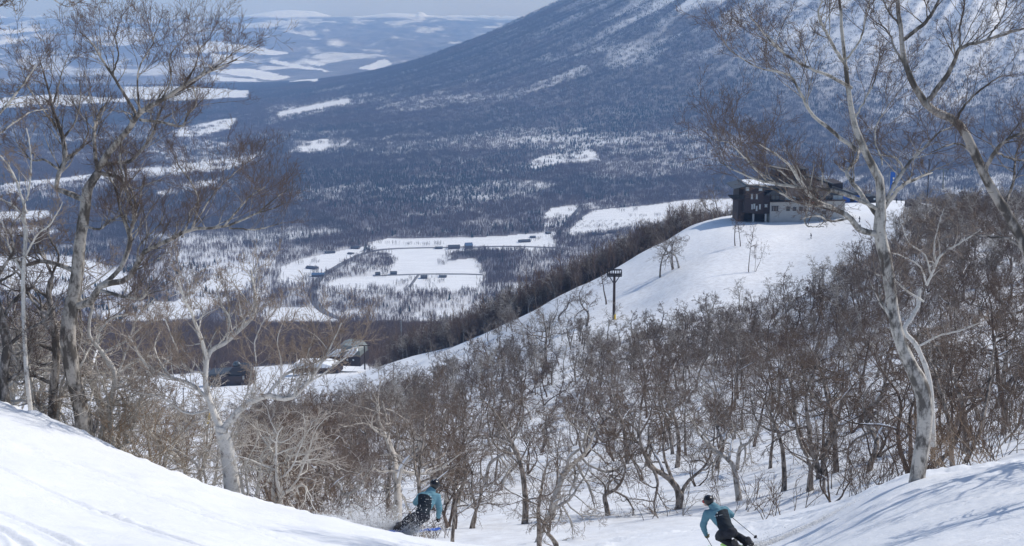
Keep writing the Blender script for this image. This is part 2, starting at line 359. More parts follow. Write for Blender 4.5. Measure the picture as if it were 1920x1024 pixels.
def bark(name, pale, dark, twig, scale=1.0, patch=.5, tw=(.0036, .0095)):
    t = NT(name, .8, .2); p = t.coord('Object', (1, 1, .45)); g = t.attr('girth')
    n1 = t.noise(p, 7*scale, 6, .65); n2 = t.noise(t.coord('Object', (1, 1, 3.5)), 16*scale, 4, .7)
    m1 = t.ramp(n1, [(patch-.05, (0,0,0)), (patch+.07, (1,1,1))]); m2 = t.ramp(n2, [(.56, (0,0,0)), (.66, (1,1,1))])
    mm = t.math('MAXIMUM', t.math('MULTIPLY', m1, .85), t.math('MULTIPLY', m2, .6))
    c = t.mix(mm, pale, dark)
    tw = t.ramp(g, [(.0, (1,1,1)), (tw[0], (1,1,1)), (tw[1], (0,0,0))])
    c2 = t.mix(t.noise(p, 3, 3), [x*.8 for x in twig], [x*1.2 for x in twig])
    t.base(t.mix(tw, c, c2)); t.bump(n1, .01, .5); return t.m
M['birch'] = bark('birch_bark', (.60,.56,.50), (.05,.042,.038), (.15,.11,.095), .6, .515)
M['rugged_birch'] = bark('rugged_birch_bark', (.50,.46,.41), (.05,.042,.038), (.14,.10,.085), .55, .49)
M['pale_birch'] = bark('pale_birch_bark', (.68,.65,.60), (.16,.13,.11), (.30,.23,.18), 1.0, .60)
M['rough_birch'] = bark('rough_birch_bark', (.42,.38,.34), (.045,.038,.034), (.15,.11,.095), .6, .47)
M['grey_bark'] = bark('grey_bark', (.34,.295,.255), (.055,.044,.037), (.16,.115,.088), .8, .5, (.0075, .014))
M['brown_bark'] = bark('brown_bark', (.19,.145,.12), (.04,.032,.026), (.125,.085,.065), .8, .5, (.008, .02))
M['wood_birch'] = bark('wood_birch', (.50,.46,.41), (.09,.075,.065), (.22,.175,.145), .8, .56, (.007, .012))
M['shrub_bark'] = bark('shrub_bark', (.38,.30,.22), (.12,.09,.07), (.30,.21,.14), .8, .6)

def bare_tree(seed, H=8.0, r=.13, lean=.12, fork=1, lim=9, m=(6, 6, 5), fine=True, spread=1.0, wig=.16, t0=.28, up=.0, tr=.0045, ang=66):
    """trunk mesh data (bole and limbs), crown mesh data (all the fine wood) and the snow lying on the limbs"""
    rg = np.random.default_rng(seed); W1, W2, W3 = Wood(), Wood(), Wood()
    st = np.zeros((fork, 3)); st[:, :2] = rg.normal(0, .12*(fork > 1), (fork, 2)); st[:, 2] = -.35
    d = np.c_[rg.normal(0, lean, fork), rg.normal(0, lean, fork), np.ones(fork)]
    if fork > 1: d[:, 0] += np.linspace(-.35, .35, fork)
    P0, R0 = grow(rg, st, d, H*rg.uniform(.8, 1.02, fork), np.full(fork, r)*(1 if fork == 1 else .75), 14, wig*.8, .10, .12)
    R0 *= 1.3; R0[:, 0] *= 1.2; W1.add(P0, R0, 7)
    a = spawn(rg, P0, R0, lim, t0, .97, ang, 13, .52*spread, .70); P1, R1 = grow(rg, *a, 9, wig*1.12, up+.05, .22); W1.add(P1, R1, 5)
    sel = (rg.random(len(P1)) < .45) & (P1[:, 3, 2]-P1[:, 0, 2] < .75*np.linalg.norm(P1[:, 3]-P1[:, 0], axis=1)); sel[0] = True; sel = np.arange(len(P1)) == np.nonzero(sel)[0][0]; Sn = P1[sel][:, :5].copy(); Sr = R1[sel][:, :5]; Sn[..., 2] += Sr*.75; W3.add(Sn, Sr*np.array([.3, 1., .9, .8, .2])*.95, 6)
    a = spawn(rg, P1, R1, m[0], .2, 1., 50, 15, .50, .62); P2, R2 = grow(rg, *a, 7, wig*1.1, up+.055, .35); R2 = np.maximum(R2, tr*1.5); W2.add(P2, R2, 4)
    a = spawn(rg, P2, R2, m[1], .15, 1., 42, 14, .52, .62); P3, R3 = grow(rg, *a, 4, wig*1.1, up+.03, .5); R3 = np.maximum(R3, tr*1.15); W2.add(P3, R3, 3)
    if fine:
        a = spawn(rg, P3, R3, m[2], .1, 1., 38, 14, .62, .7); P4, R4 = grow(rg, *a, 3, wig, up+.05, .6); R4 = np.maximum(R4, tr)*.999; W2.add(P4, R4, 3)
    return W1, W2, W3

# ---------------------------------------------------------------- scattered far woods (one mass of trees)
LIB = bpy.data.collections.new('tree_kinds')        # prototypes live here, outside the scene
def scatter(name, pts, rot, sc, protos, label=None):
    """one object: a cloud of points that carries a tree on each"""
    me = bpy.data.meshes.new(name); me.vertices.add(len(pts)); me.vertices.foreach_set('co', np.asarray(pts, np.float32).ravel())
    for n, a in (('spin', rot), ('grow', sc)):
        x = me.attributes.new(n, 'FLOAT', 'POINT'); x.data.foreach_set('value', np.asarray(a, np.float32))
    o = link(name, me); sub = bpy.data.collections.new(name+'_kinds')
    for q in protos: sub.objects.link(q)
    g = bpy.data.node_groups.new(name, 'GeometryNodeTree')
    g.interface.new_socket('Geometry', in_out='INPUT', socket_type='NodeSocketGeometry'); g.interface.new_socket('Geometry', in_out='OUTPUT', socket_type='NodeSocketGeometry')
    N = g.nodes; L = g.links; gi = N.new('NodeGroupInput'); go = N.new('NodeGroupOutput'); ip = N.new('GeometryNodeInstanceOnPoints')
    ci = N.new('GeometryNodeCollectionInfo'); ci.inputs[0].default_value = sub; ci.inputs['Separate Children'].default_value = True; ci.inputs['Reset Children'].default_value = True
    a = N.new('GeometryNodeInputNamedAttribute'); a.data_type = 'FLOAT'; a.inputs[0].default_value = 'spin'
    b = N.new('GeometryNodeInputNamedAttribute'); b.data_type = 'FLOAT'; b.inputs[0].default_value = 'grow'
    xyz = N.new('ShaderNodeCombineXYZ'); L.new(a.outputs[0], xyz.inputs[2])
    L.new(gi.outputs[0], ip.inputs['Points']); L.new(ci.outputs[0], ip.inputs['Instance']); ip.inputs['Pick Instance'].default_value = True
    L.new(xyz.outputs[0], ip.inputs['Rotation']); L.new(b.outputs[0], ip.inputs['Scale']); L.new(ip.outputs[0], go.inputs[0])
    md = o.modifiers.new('scatter', 'NODES'); md.node_group = g
    return tag(o, label, kind='stuff')
def proto(name, V, Q, mat, girth=None):
    return bpy.data.objects.new(name, mesh_from(name, V, Q, {'girth': girth if girth is not None else np.zeros(len(V))}, smooth_=False, mats=[mat]))
M['far_twig'] = plain('far_wood', (.105,.085,.082), .9, .2, .4, .1)
M['mid_twig'] = plain('mid_wood', (.185,.135,.11), .9, .2, .5, .1)
M['conifer'] = plain('conifer_needles', (.028,.045,.035), .9, .2, .5, .1)
def stand(seed, n, rad, H, blades, w, mat, wt=.14):
    """a stand of n bare trees as simple blades of fine wood round leaning stems"""
    rg = np.random.default_rng(seed); Wd = Wood()
    xy = rg.uniform(-rad, rad, (n, 2)); h = rg.uniform(.72, 1.1, n)*H
    st = np.c_[xy, np.full(n, -3.0)]; P, Rr = grow(rg, st, np.c_[rg.normal(0, .06, (n, 2)), np.ones(n)], h+3, np.full(n, wt), 3, .03, .05, .3); Wd.add(P, Rr, 3)
    a = spawn(rg, P, Rr, blades, .38, 1., 36, 12, .34, .5); a = (a[0], a[1], a[2], np.full(len(a[0]), w)); P1, R1 = grow(rg, *a, 3, .12, .12, .35); Wd.add(P1, R1, 3)
    return proto('stand', np.concatenate(Wd.V), np.concatenate(Wd.Q), mat, np.concatenate(Wd.A))
def fir(seed, n, rad, H):
    rg = np.random.default_rng(seed); V = []; Q = []; o = 0
    for i in range(n):
        x, y = rg.uniform(-rad, rad, 2) if n > 1 else (0, 0); h = H*rg.uniform(.7, 1.1)
        for j in range(9):
            z0 = h*(.06+.1*j); r = h*.2*(1-j/9.5)*rg.uniform(.85, 1.15); k = 7; a = np.arange(k)/k*6.283+rg.random()*6
            rr = r*rg.uniform(.7, 1.15, k); ring = np.c_[x+rr*np.cos(a), y+rr*np.sin(a), z0+rg.uniform(-.03, .03, k)*h]
            rg2 = np.c_[x+.12*rr*np.cos(a), y+.12*rr*np.sin(a), np.full(k, z0+h*.16)]
            V += [ring, rg2]; q = np.arange(k); Q.append(np.stack([o+q, o+(q+1) % k, o+k+(q+1) % k, o+k+q], 1)); o += 2*k
    return proto('fir', np.concatenate(V), np.concatenate(Q), M['conifer'])
STANDS = [stand(100+i, 8, 9.5, 9.5, 15, .10, M['far_twig'], .13) for i in range(6)]
MIDS = [stand(140+i, 4, 5.5, 10.0, 46, .045, M['mid_twig'], .11) for i in range(6)]
M['far_twig_warm'] = plain('far_wood_warm', (.14,.10,.09), .9, .2, .4, .1)
STANDS_B = [stand(120+i, 8, 9.5, 8.5, 18, .10, M['far_twig_warm'], .12) for i in range(5)]
FIRS = [fir(180+i, 2, 8, 10.5) for i in range(4)]

_sg = GZ/GY
_cm = np.maximum.accumulate(_sg, axis=0)
def seen(x, y, z, top):
    """is any of a plant of this height above the land in front of it"""
    c = np.interp((960+F*x/y*.985), _cols, np.arange(len(_cols))); r = np.interp(np.log(y), _lr, np.arange(len(_lr)))
    return (z+top)/y > _cm[np.clip(r.astype(int)-2, 0, nr-1), np.clip(np.rint(c).astype(int), 0, nc-1)]
def sample(n, y0, y1, px0=-120, px1=2060, seed=1):
    rg = np.random.default_rng(seed); u = rg.random(n); y = np.sqrt(y0*y0+u*(y1*y1-y0*y0)); px = rg.uniform(px0, px1, n)
    x = (px-960)/F/.985*y; return rg, x, y, Zf(x, y)
def lookup(A, x, y):
    c = np.interp((960+F*x/y*.985), _cols, np.arange(len(_cols))); r = np.interp(np.log(y), _lr, np.arange(len(_lr)))
    return A[np.clip(np.rint(r).astype(int), 0, nr-1), np.clip(np.rint(c).astype(int), 0, nc-1)]
rg, x, y, z = sample(330000, 1600, 9500, seed=3)
cv = lookup(GC, x, y); k = (rg.random(len(x)) < cv*1.05) & (cv > .12) & seen(x, y, z, 12); x, y, z, cv = x[k], y[k], z[k], cv[k]
px, py = proj(x, y, z)
con = (fbm(x/260, y/260, 91, 4) > .58)*.22+smooth(700, 1100, px)*(1-smooth(1400, 1700, px))*smooth(330, 200, py)*.14+.01
for P in ([(480,330),(900,300),(1150,200),(1300,200),(900,380),(600,390)], [(200,205),(320,205),(320,235),(200,235)], [(1090,362),(1180,362),(1180,378),(1090,378)], [(1160,388),(1190,388),(1190,398),(1160,398)]):
    con = np.where(inpoly(px, py, P), con+.30, con)
rr = rg.random(len(x)); isc = rr < con
sc = rg.uniform(.75, 1.15, len(x)); ro = rg.uniform(0, 6.28, len(x)); P3 = np.c_[x, y, z]
warm = ~isc & (fbm(x/500+3, y/700, 97, 4) > .5)
scatter('valley_woods', P3[~isc & ~warm], ro[~isc & ~warm], sc[~isc & ~warm], STANDS)
scatter('valley_thickets', P3[warm], ro[warm], sc[warm], STANDS_B)
scatter('fir_woods', P3[isc], ro[isc], sc[isc], FIRS)
print('far stands', (~isc).sum(), isc.sum())
rg, x, y, z = sample(42000, 435, 1700, seed=5)
cv = lookup(GC, x, y); k = (rg.random(len(x)) < cv*np.where(y > 1500, .6, 1)) & (cv > .3) & seen(x, y, z, 9); x, y, z = x[k], y[k], z[k]
print('mid stands', len(x))
scatter('hillside_woods', np.c_[x, y, z], rg.uniform(0, 6.28, len(x)), rg.uniform(.8, 1.15, len(x)), MIDS)
# ---------------------------------------------------------------- placing on the land
def hit(px, py, d0=5.0, d1=1500.0):
    a, b = ray(px, py); d = np.exp(np.linspace(math.log(d0), math.log(d1), 700)); z = Zf(a*d, d)
    k = np.nonzero(z >= b*d)[0]
    i = k[0] if len(k) else int(np.argmin((b*d-z)/d))
    return Vector((float(a*d[i]), float(d[i]), float(z[i])))

M['limb_snow'] = plain('snow_on_limbs', (.84,.86,.89), .7, .03, 3)
def tree_thing(name, W1, W2, mat, label, group=None, cat='tree', loc=(0, 0, 0), W3=None):
    t = empty(name, loc); tag(t, label, cat, group)
    link('trunk', W1.mesh('trunk', mat), t); link('crown', W2.mesh('crown', mat), t)
    if W3 is not None: link('snow_load', W3.mesh('snow_load', M['limb_snow']), t)
    return t
def copy_tree(root, loc, rz, sc, label=None, group=None, tilt=(0, 0)):
    r = root.copy(); COL.objects.link(r); r.location = loc; r.rotation_euler = (tilt[0], tilt[1], rz); r.scale = sc
    for c in root.children:
        k = c.copy(); COL.objects.link(k); k.parent = r
    if label: r['label'] = label
    if group: r['group'] = group
    return r

# ---------------------------------------------------------------- the birches that stand out, drawn limb by limb
def catmull(P, n):
    P = np.asarray(P, float); Q = np.vstack([2*P[0]-P[1], P, 2*P[-1]-P[-2]]); t = np.linspace(0, len(P)-1, n); out = []
    for v in t:
        i = min(int(v), len(P)-2); f = v-i; a, b, c, d = Q[i], Q[i+1], Q[i+2], Q[i+3]
        out.append(.5*((2*b)+(-a+c)*f+(2*a-5*b+4*c-d)*f*f+(-a+3*b-3*c+d)*f**3))
    return np.array(out)
def hero(seed, d, trunk, limbs, mat, label, name='birch', m=(7, 6, 5, 3), tr=.0042, ms=.5, up=.07, l0=1.0, cat='tree', group=None, wig=.15, depth=.5, t0=.12, ws=.7):
    rg = np.random.default_rng(seed); W1, W2 = Wood(), Wood()
    def pts(L, off, slope):
        A = []
        for i, (px, py, w) in enumerate(L):
            dd = d+off+slope*i; v = at(px, py, dd); A.append((v.x, v.y, v.z, w*ws/2/F*dd))
        return np.array(A)
    T = pts(trunk, 0, 0); T[0, 2] -= .5; C = catmull(T, 40); dev = C[:, 3]
    C[:, :3] += np.cumsum(rg.normal(0, .010, (40, 3)), 0)*np.linspace(0, 1, 40)[:, None]
    W1.add(C[None, :, :3], (np.maximum(dev, .01)*rg.uniform(.94, 1.07, 40))[None], 14)
    allP = [(C[20:], .35)]
    for L in limbs:
        s = 0
        # a limb leaves its parent at the parent's own depth, then wanders towards or away from the viewer
        v0 = at(L[0][0], L[0][1], d); best = (1e9, 0.0)
        for Pq, _ in allP:
            px_, py_ = proj(Pq[:, 0], Pq[:, 1], Pq[:, 2]); q = (px_-L[0][0])**2+(py_-L[0][1])**2; k = int(q.argmin())
            if q[k] < best[0]: best = (q[k], Pq[k, 1]-d)
        off = best[1] if best[0] < 900 else 0
        A = pts(L, off, rg.normal(0, depth)*.5); C = catmull(A, 24); C[:, :3] += rg.normal(0, .006, (24, 3)); ln = np.linalg.norm(np.diff(C[:, :3], axis=0), axis=1).sum()
        W1.add(C[None, :, :3], np.maximum(C[:, 3], .006)[None], 9); allP.append((C, 1.0)); 
        P = C[None, :, :3]; Rd = np.maximum(C[None, :, 3], .006)
        # the fine wood: shorter towards the foot, fans at the tip
        k = max(5, int(m[0]*1.6*min(2.2, ln/1.6)))
        a = list(spawn(rg, P, Rd, k, t0, 1., 50, 14, 1, .42)); a[1][:, 2] = np.abs(a[1][:, 2])*.9+.15
        Ls = ms*l0*rg.uniform(.5, 1.4, k)*np.clip(ln, .7, 1.6)
        P1, R1 = grow(rg, a[0], a[1], Ls, np.clip(a[3], .006, .022), 8, wig, up, .35); W2.add(P1, R1, 5)
        a = list(spawn(rg, P1, R1, m[1], .15, 1., 42, 13, .56, .62)); a[1][:, 2] += .25; P2, R2 = grow(rg, a[0], a[1], a[2], np.maximum(a[3], tr*1.25), 6, wig, up+.02, .5); W2.add(P2, R2, 3)
        a = spawn(rg, P2, R2, m[2], .15, 1., 46, 14, .62, .7); P3, R3 = grow(rg, a[0], a[1], a[2], np.maximum(a[3], tr), 5, wig*.9, up+.04, .6); R3 = np.maximum(R3, tr*.8); W2.add(P3, R3, 3)
        if m[3]:
            a = spawn(rg, P3, R3, m[3], .15, 1., 42, 14, .75, .8); P4, R4 = grow(rg, a[0], a[1], a[2], np.full(len(a[0]), tr*.85), 3, wig*.8, up+.04, .7); W2.add(P4, R4, 3)
    o = T[0, :3].copy()
    for W in (W1, W2): W.V = [v-o for v in W.V]
    return tree_thing(name, W1, W2, mat, label, group, cat, tuple(o))

hero(1, 38.5, [(168,850,50),(154,780,45),(139,710,42),(128,640,40),(134,580,40),(145,520,36),(150,460,31),(158,400,29),(165,350,26),(184,316,20)],
 [[(184,316,20),(205,285,18),(235,250,16),(262,212,15),(300,190,12),(345,160,9),(390,135,6),(445,112,3)],
  [(182,318,12),(176,260,10),(182,225,9),(192,200,4)],
  [(255,215,9),(235,180,8),(210,140,7),(190,110,6),(172,80,4),(150,60,2)],
  [(210,140,5),(222,105,4),(216,70,3),(222,50,2)],
  [(262,212,7),(258,165,5),(262,125,4),(285,85,3),(290,60,2)],
  [(345,160,6),(366,125,4),(374,95,3),(395,72,2)],
  [(390,135,5),(415,118,4),(436,100,3),(458,88,2)],
  [(262,225,8),(300,228,7),(340,237,6),(352,215,5),(368,195,4),(362,160,3)],
  [(185,310,10),(240,303,9),(262,285,8),(285,255,7),(295,225,5),(310,190,3)],
  [(190,325,11),(225,335,10),(240,365,10),(250,400,9),(248,430,9)],
  [(140,575,24),(170,565,21),(190,535,18),(235,525,16),(255,500,15),(275,470,13),(315,452,11),(360,430,9),(420,425,7),(480,400,5),(515,372,3),(540,355,2)],
  [(185,540,14),(220,510,12),(240,470,14),(243,440,13),(228,400,8),(215,350,6),(205,330,5),(200,290,4)],
  [(243,440,8),(255,400,6),(248,360,5),(235,330,4),(238,285,3)],
  [(142,510,16),(115,498,12),(80,490,11),(45,497,10),(20,480,6),(0,450,4)],
  [(158,375,14),(135,365,16),(118,358,14),(105,350,12),(112,320,13),(122,300,13),(118,260,12),(108,230,10),(98,200,8),(90,165,6),(80,130,4),(72,105,2)],
  [(108,240,7),(80,205,5),(55,165,4),(40,130,2)],
  [(98,200,6),(110,160,4),(120,125,3),(130,100,2)],
  [(122,300,6),(150,280,5),(165,250,4),(160,210,3)],
  [(360,430,6),(372,380,5),(360,345,4),(335,310,3),(330,290,2)],
  [(360,430,5),(400,365,4),(440,325,3),(470,300,2)],
  [(480,400,4),(515,390,3),(535,378,2)],[(420,425,6),(445,395,5),(470,368,4),(498,350,3)],[(430,428,5),(480,430,4),(530,418,2)],[(340,446,5),(352,420,4),(358,395,3),(378,385,2)],[(258,498,6),(262,460,5),(300,420,4),(310,390,3)],[(150,420,7),(185,430,6),(205,415,5),(225,405,4)],
  [(230,250,6),(225,300,5),(232,340,4)],[(300,192,5),(320,150,4),(318,110,3),(330,85,2)],[(118,260,7),(140,230,5),(150,190,4),(150,150,3)],[(112,320,7),(85,300,6),(60,300,5),(35,270,3),(25,240,2)],
  [(190,545,10),(230,556,9),(265,560,6),(280,540,4)]],
 M['rugged_birch'], 'tall gnarled silver birch with a forking crown at the head of the snow bank', m=(6, 5, 4, 3), ms=.72, up=.06, ws=.70, wig=.075, tr=.0032, t0=.32)
hero(2, 36.2, [(440,935,36),(432,880,33),(427,835,30),(419,806,26)],
 [[(420,812,19),(405,785,16),(392,750,14),(385,715,12),(388,672,12),(400,655,11),(425,640,10),(452,615,9),(470,600,8),(480,575,7),(476,540,6),(470,505,3)],
  [(388,672,9),(375,630,8),(360,590,6),(345,560,5),(335,525,3)],
  [(420,806,18),(440,780,16),(462,758,14),(500,742,13),(540,748,11),(575,720,9),(600,685,6),(620,650,4),(640,605,2)],
  [(392,750,9),(360,722,8),(320,708,7),(280,690,6),(255,655,4),(242,630,3)],
  [(320,708,5),(300,680,4),(290,650,3),(300,620,2)],[(500,742,7),(540,700,6),(590,680,4),(640,660,3),(680,650,2)],
  [(425,640,6),(430,600,5),(415,570,4),(405,535,3)],[(575,720,5),(600,705,4),(650,670,3)],
  [(470,750,4),(480,690,3),(478,640,3),(495,600,2)],[(520,744,4),(528,690,3),(520,640,2),(530,605,2)],[(560,735,4),(575,670,3),(590,625,2)],
  [(385,700,5),(350,690,4),(330,650,3),(310,600,2)],[(390,770,5),(350,775,4),(300,745,3),(250,735,2)]],
 M['pale_birch'], 'cream white birch with wide low arching boughs beyond the snow bank edge', m=(6, 5, 4, 3), ms=.62, up=.06, tr=.005, ws=.88, wig=.12)
hero(3, 28.6, [(1712,940,52),(1722,880,46),(1731,820,44),(1734,760,46),(1722,715,46),(1700,672,38),(1682,620,34),(1672,560,33),(1664,500,34),(1652,440,36),(1654,395,30),(1652,340,26),(1630,295,22),(1612,255,19),(1600,205,15),(1592,150,12),(1586,90,10),(1580,30,8),(1574,-40,6)],
 [[(1606,282,12),(1560,246,11),(1520,212,9),(1500,172,7),(1478,140,6),(1425,128,4),(1375,98,3),(1355,75,2)],
  [(1596,165,10),(1555,142,9),(1505,122,7),(1460,92,6),(1430,60,4),(1405,30,2)],
  [(1590,130,10),(1565,92,9),(1550,62,8),(1535,30,6),(1545,-10,3)],
  [(1648,440,16),(1612,430,18),(1592,408,16),(1560,390,13),(1525,372,11),(1500,340,9),(1475,305,6),(1440,280,4),(1410,262,2)],
  [(1652,395,12),(1605,372,12),(1560,358,11),(1505,352,9),(1440,342,7),(1390,325,4),(1350,305,3)],
  [(1560,358,6),(1520,385,6),(1480,372,5),(1440,350,4),(1400,345,2)],
  [(1645,405,13),(1612,360,13),(1588,325,11),(1606,300,7),(1612,272,5)],
  [(1652,400,13),(1688,352,11),(1720,335,8),(1748,324,4)],
  [(1660,375,11),(1700,312,9),(1722,288,7),(1758,252,5),(1790,235,3)],
  [(1672,350,8),(1692,318,7),(1678,296,6),(1650,290,4)],
  [(1692,665,14),(1672,600,12),(1650,560,6),(1655,530,4)],
  [(1598,230,6),(1620,190,5),(1640,150,4),(1650,100,3)],[(1588,110,6),(1615,70,5),(1625,20,4),(1640,-20,2)],
  [(1520,372,5),(1510,420,4),(1545,425,3)],[(1590,410,7),(1560,415,6),(1530,405,4),(1500,412,2)],
  [(1440,342,5),(1400,300,4),(1370,270,3),(1340,262,2)],[(1500,352,5),(1460,320,4),(1420,305,3),(1370,290,2)],
  [(1655,310,5),(1640,250,4),(1665,200,3),(1690,170,2)]],
 M['birch'], 'tall white-barked birch rising from the right-hand snow lip, tallest trunk in view', m=(5, 5, 4, 3), ms=.62, up=.04, ws=.66, wig=.08, tr=.0032, t0=.28)
hero(4, 26.5, [(1985,900,34),(1975,760,30),(1962,620,27),(1945,520,25),(1915,450,23),(1882,392,22),(1850,340,20),(1826,290,19),(1792,228,18),(1745,202,17),(1715,162,14),(1696,112,12),(1690,70,10),(1684,20,9),(1682,-40,6)],
 [[(1738,190,12),(1770,150,11),(1790,112,9),(1802,90,8),(1850,75,6),(1900,60,4),(1945,45,2)],
  [(1693,75,9),(1735,42,8),(1758,5,6),(1775,-30,4)],[(1845,325,10),(1865,285,9),(1892,260,7),(1935,240,5),(1980,200,3)],
  [(1800,95,5),(1800,50,4),(1808,5,3),(1800,-30,2)],[(1792,228,6),(1815,190,5),(1850,160,4),(1880,140,2)],
  [(1702,130,6),(1680,95,5),(1665,60,4),(1640,40,2)],[(1690,50,5),(1665,20,4),(1650,-20,2)],
  [(1882,392,7),(1900,340,6),(1905,290,4),(1925,250,2)],[(1865,285,5),(1905,300,4),(1940,300,3)],
  [(1850,75,4),(1880,30,3),(1890,-10,2)],[(1930,480,7),(1895,450,5),(1860,445,4),(1820,440,2)],[(1826,290,5),(1800,270,4),(1770,275,3),(1740,290,2)]],
 M['rough_birch'], 'dark-limbed leaning birch whose crooked trunk enters the frame beside the pale one', m=(5, 5, 4, 3), ms=.62, up=.04, ws=.85, wig=.08, tr=.0032, t0=.28)
hero(5, 37.5, [(62,790,13),(50,700,12),(46,600,11),(47,500,10),(52,440,10),(52,400,9),(50,365,8)],
 [[(50,400,7),(30,340,6),(15,310,5),(-12,280,3)],[(50,375,6),(56,340,5),(58,290,4),(50,240,3)],[(50,430,6),(30,390,5),(-5,370,3)],
  [(48,480,6),(70,440,5),(95,420,4),(118,380,2)],[(47,520,6),(20,470,5),(5,420,4),(-20,390,2)]],
 M['pale_birch'], 'slender white-stemmed birch beside the gnarled silver birch', m=(5, 5, 4, 2), ms=.4, up=.06)
hero(6, 33.0, [(-150,760,36),(-130,500,30),(-100,330,24),(-80,180,16),(-50,60,10),(-40,-40,6)],
 [[(-100,330,10),(-30,250,8),(18,190,7),(48,152,5),(68,122,3)],[(-80,180,8),(-30,50,5),(15,2,4),(32,28,2)],[(-60,90,7),(20,-30,5),(85,-8,3),(125,12,2),(148,4,1.5)],[(-110,360,8),(-50,290,6),(20,235,5),(60,210,3),(90,205,2)]],
 M['birch'], 'birch at the picture edge reaching bare twigs across the sky', m=(5, 5, 4, 2), ms=.35, up=-.02)
hero(7, 33.5, [(1752,800,16),(1744,720,14),(1722,650,13),(1700,618,12),(1716,592,11),(1732,565,10),(1738,535,9)],
 [[(1738,535,8),(1750,508,7),(1765,478,6),(1800,455,4),(1840,430,2)],[(1732,565,6),(1700,545,5),(1670,520,4),(1640,515,2)],[(1745,515,5),(1735,480,4),(1705,455,3),(1690,420,2)],
  [(1738,535,5),(1725,500,4),(1690,480,3),(1655,470,2)],[(1755,500,5),(1752,460,4),(1760,420,3),(1770,390,2)],[(1722,650,6),(1760,630,5),(1800,620,4),(1850,600,2)]],
 M['pale_birch'], 'small twisted pale birch close behind the tall white trunk', m=(5, 4, 3, 2), ms=.42, up=.04)

hero(8, 38.8, [(92,815,24),(100,740,21),(106,660,18),(98,600,15),(90,545,12),(98,515,9)],
 [[(106,660,10),(65,640,8),(30,615,6),(-5,560,4)],[(98,600,8),(62,565,6),(42,525,5),(22,500,3)],[(100,720,9),(50,695,7),(18,655,5),(-15,640,4)],[(98,515,7),(80,480,6),(60,450,4),(30,440,3)],
  [(104,680,8),(70,690,6),(40,720,5),(15,700,3)],[(92,560,7),(60,540,5),(30,545,4),(0,530,3)],[(98,515,6),(110,480,5),(90,440,4),(95,410,3)],[(106,640,6),(80,600,5),(75,560,4),(55,530,2)]],
 M['rough_birch'], 'dark twisted birch crowding the silver birch on its bank side', m=(5, 4, 4, 2), ms=.5, up=.04, ws=.8, tr=.0042)
hero(9, 37.6, [(22,800,28),(6,725,25),(14,650,22),(2,590,20),(-8,540,16),(0,500,12)],
 [[(14,650,10),(50,620,8),(85,600,6),(110,560,4)],[(4,600,9),(30,560,7),(60,540,5),(80,505,3)],[(0,510,8),(25,470,6),(20,430,5),(40,400,3)],[(8,720,9),(45,690,7),(60,650,5),(90,640,3)],[(-5,530,7),(30,510,5),(50,480,4),(85,470,3)],[(12,670,6),(40,660,5),(60,625,4),(50,590,3)]],
 M['rough_birch'], 'black snow-topped trunk with pale tangled boughs at the left frame edge', m=(5, 4, 4, 2), ms=.5, up=.04, ws=.8, tr=.0042)
hero(10, 39.5, [(218,850,16),(206,780,14),(216,705,12),(196,660,10),(170,620,8),(176,560,6)],
 [[(216,705,8),(252,680,7),(292,668,5),(335,690,3)],[(206,690,7),(182,640,6),(205,600,4),(240,590,3)],[(212,730,7),(262,715,6),(300,690,4),(330,650,3)],[(176,580,6),(150,555,5),(190,520,4),(215,500,2)],[(208,760,6),(250,760,5),(290,740,4),(320,745,2)],
  [(196,660,6),(235,640,5),(270,610,4),(300,600,3)],[(214,720,6),(240,650,5),(255,600,4),(290,560,3)]],
 M['pale_birch'], 'cream birch fanning pale boughs just past the silver birch trunk', m=(5, 4, 4, 2), ms=.5, up=.05, ws=.8, tr=.0042)

# ---------------------------------------------------------------- kinds of wood on the gully slopes
KINDS = []
for i, (H, r, lean, fork, lim, m, spread, wig, t0, mat, what) in enumerate([
    (8.5,.15,.12,1,10,(6,5,4),1.05,.15,.42,'grey_bark','crooked grey-brown birch'),
    (7.5,.14,.18,2,8,(6,5,4),1.0,.17,.42,'grey_bark','forked grey-brown birch'),
    (9.0,.13,.06,1,12,(5,5,4),.75,.13,.5,'brown_bark','straight brown-stemmed tree'),
    (6.5,.15,.25,1,9,(6,5,4),1.2,.2,.36,'grey_bark','leaning gnarled birch'),
    (7.0,.11,.12,3,7,(5,5,4),.9,.16,.34,'brown_bark','three-stemmed brown tree'),
    (8.0,.16,.14,1,11,(6,5,4),1.1,.2,.42,'wood_birch','wide-crowned pale birch'),
    (8.2,.12,.10,2,9,(5,5,4),.85,.15,.45,'grey_bark','slim twin-stemmed grey tree'),
    (6.0,.13,.3,2,10,(6,5,4),1.35,.2,.14,'pale_birch','tangled cream birch')]):
    W1, W2, W3 = bare_tree(300+i, H, r, lean, fork, lim, m, True, spread, wig, t0, tr=.0062)
    KINDS.append([W1, W2, M[mat], what, H, None, W3])
def place_tree(k, loc, rz, sc, label, group, tilt=(0, 0), name='bare_tree'):
    K = KINDS[k]
    if K[5] is None:
        K[5] = tree_thing(name, K[0], K[1], K[2], label, group, 'tree', loc, K[6]); r = K[5]; r.rotation_euler = (tilt[0], tilt[1], rz); r.scale = sc; return r
    return copy_tree(K[5], loc, rz, sc, label, group, tilt)
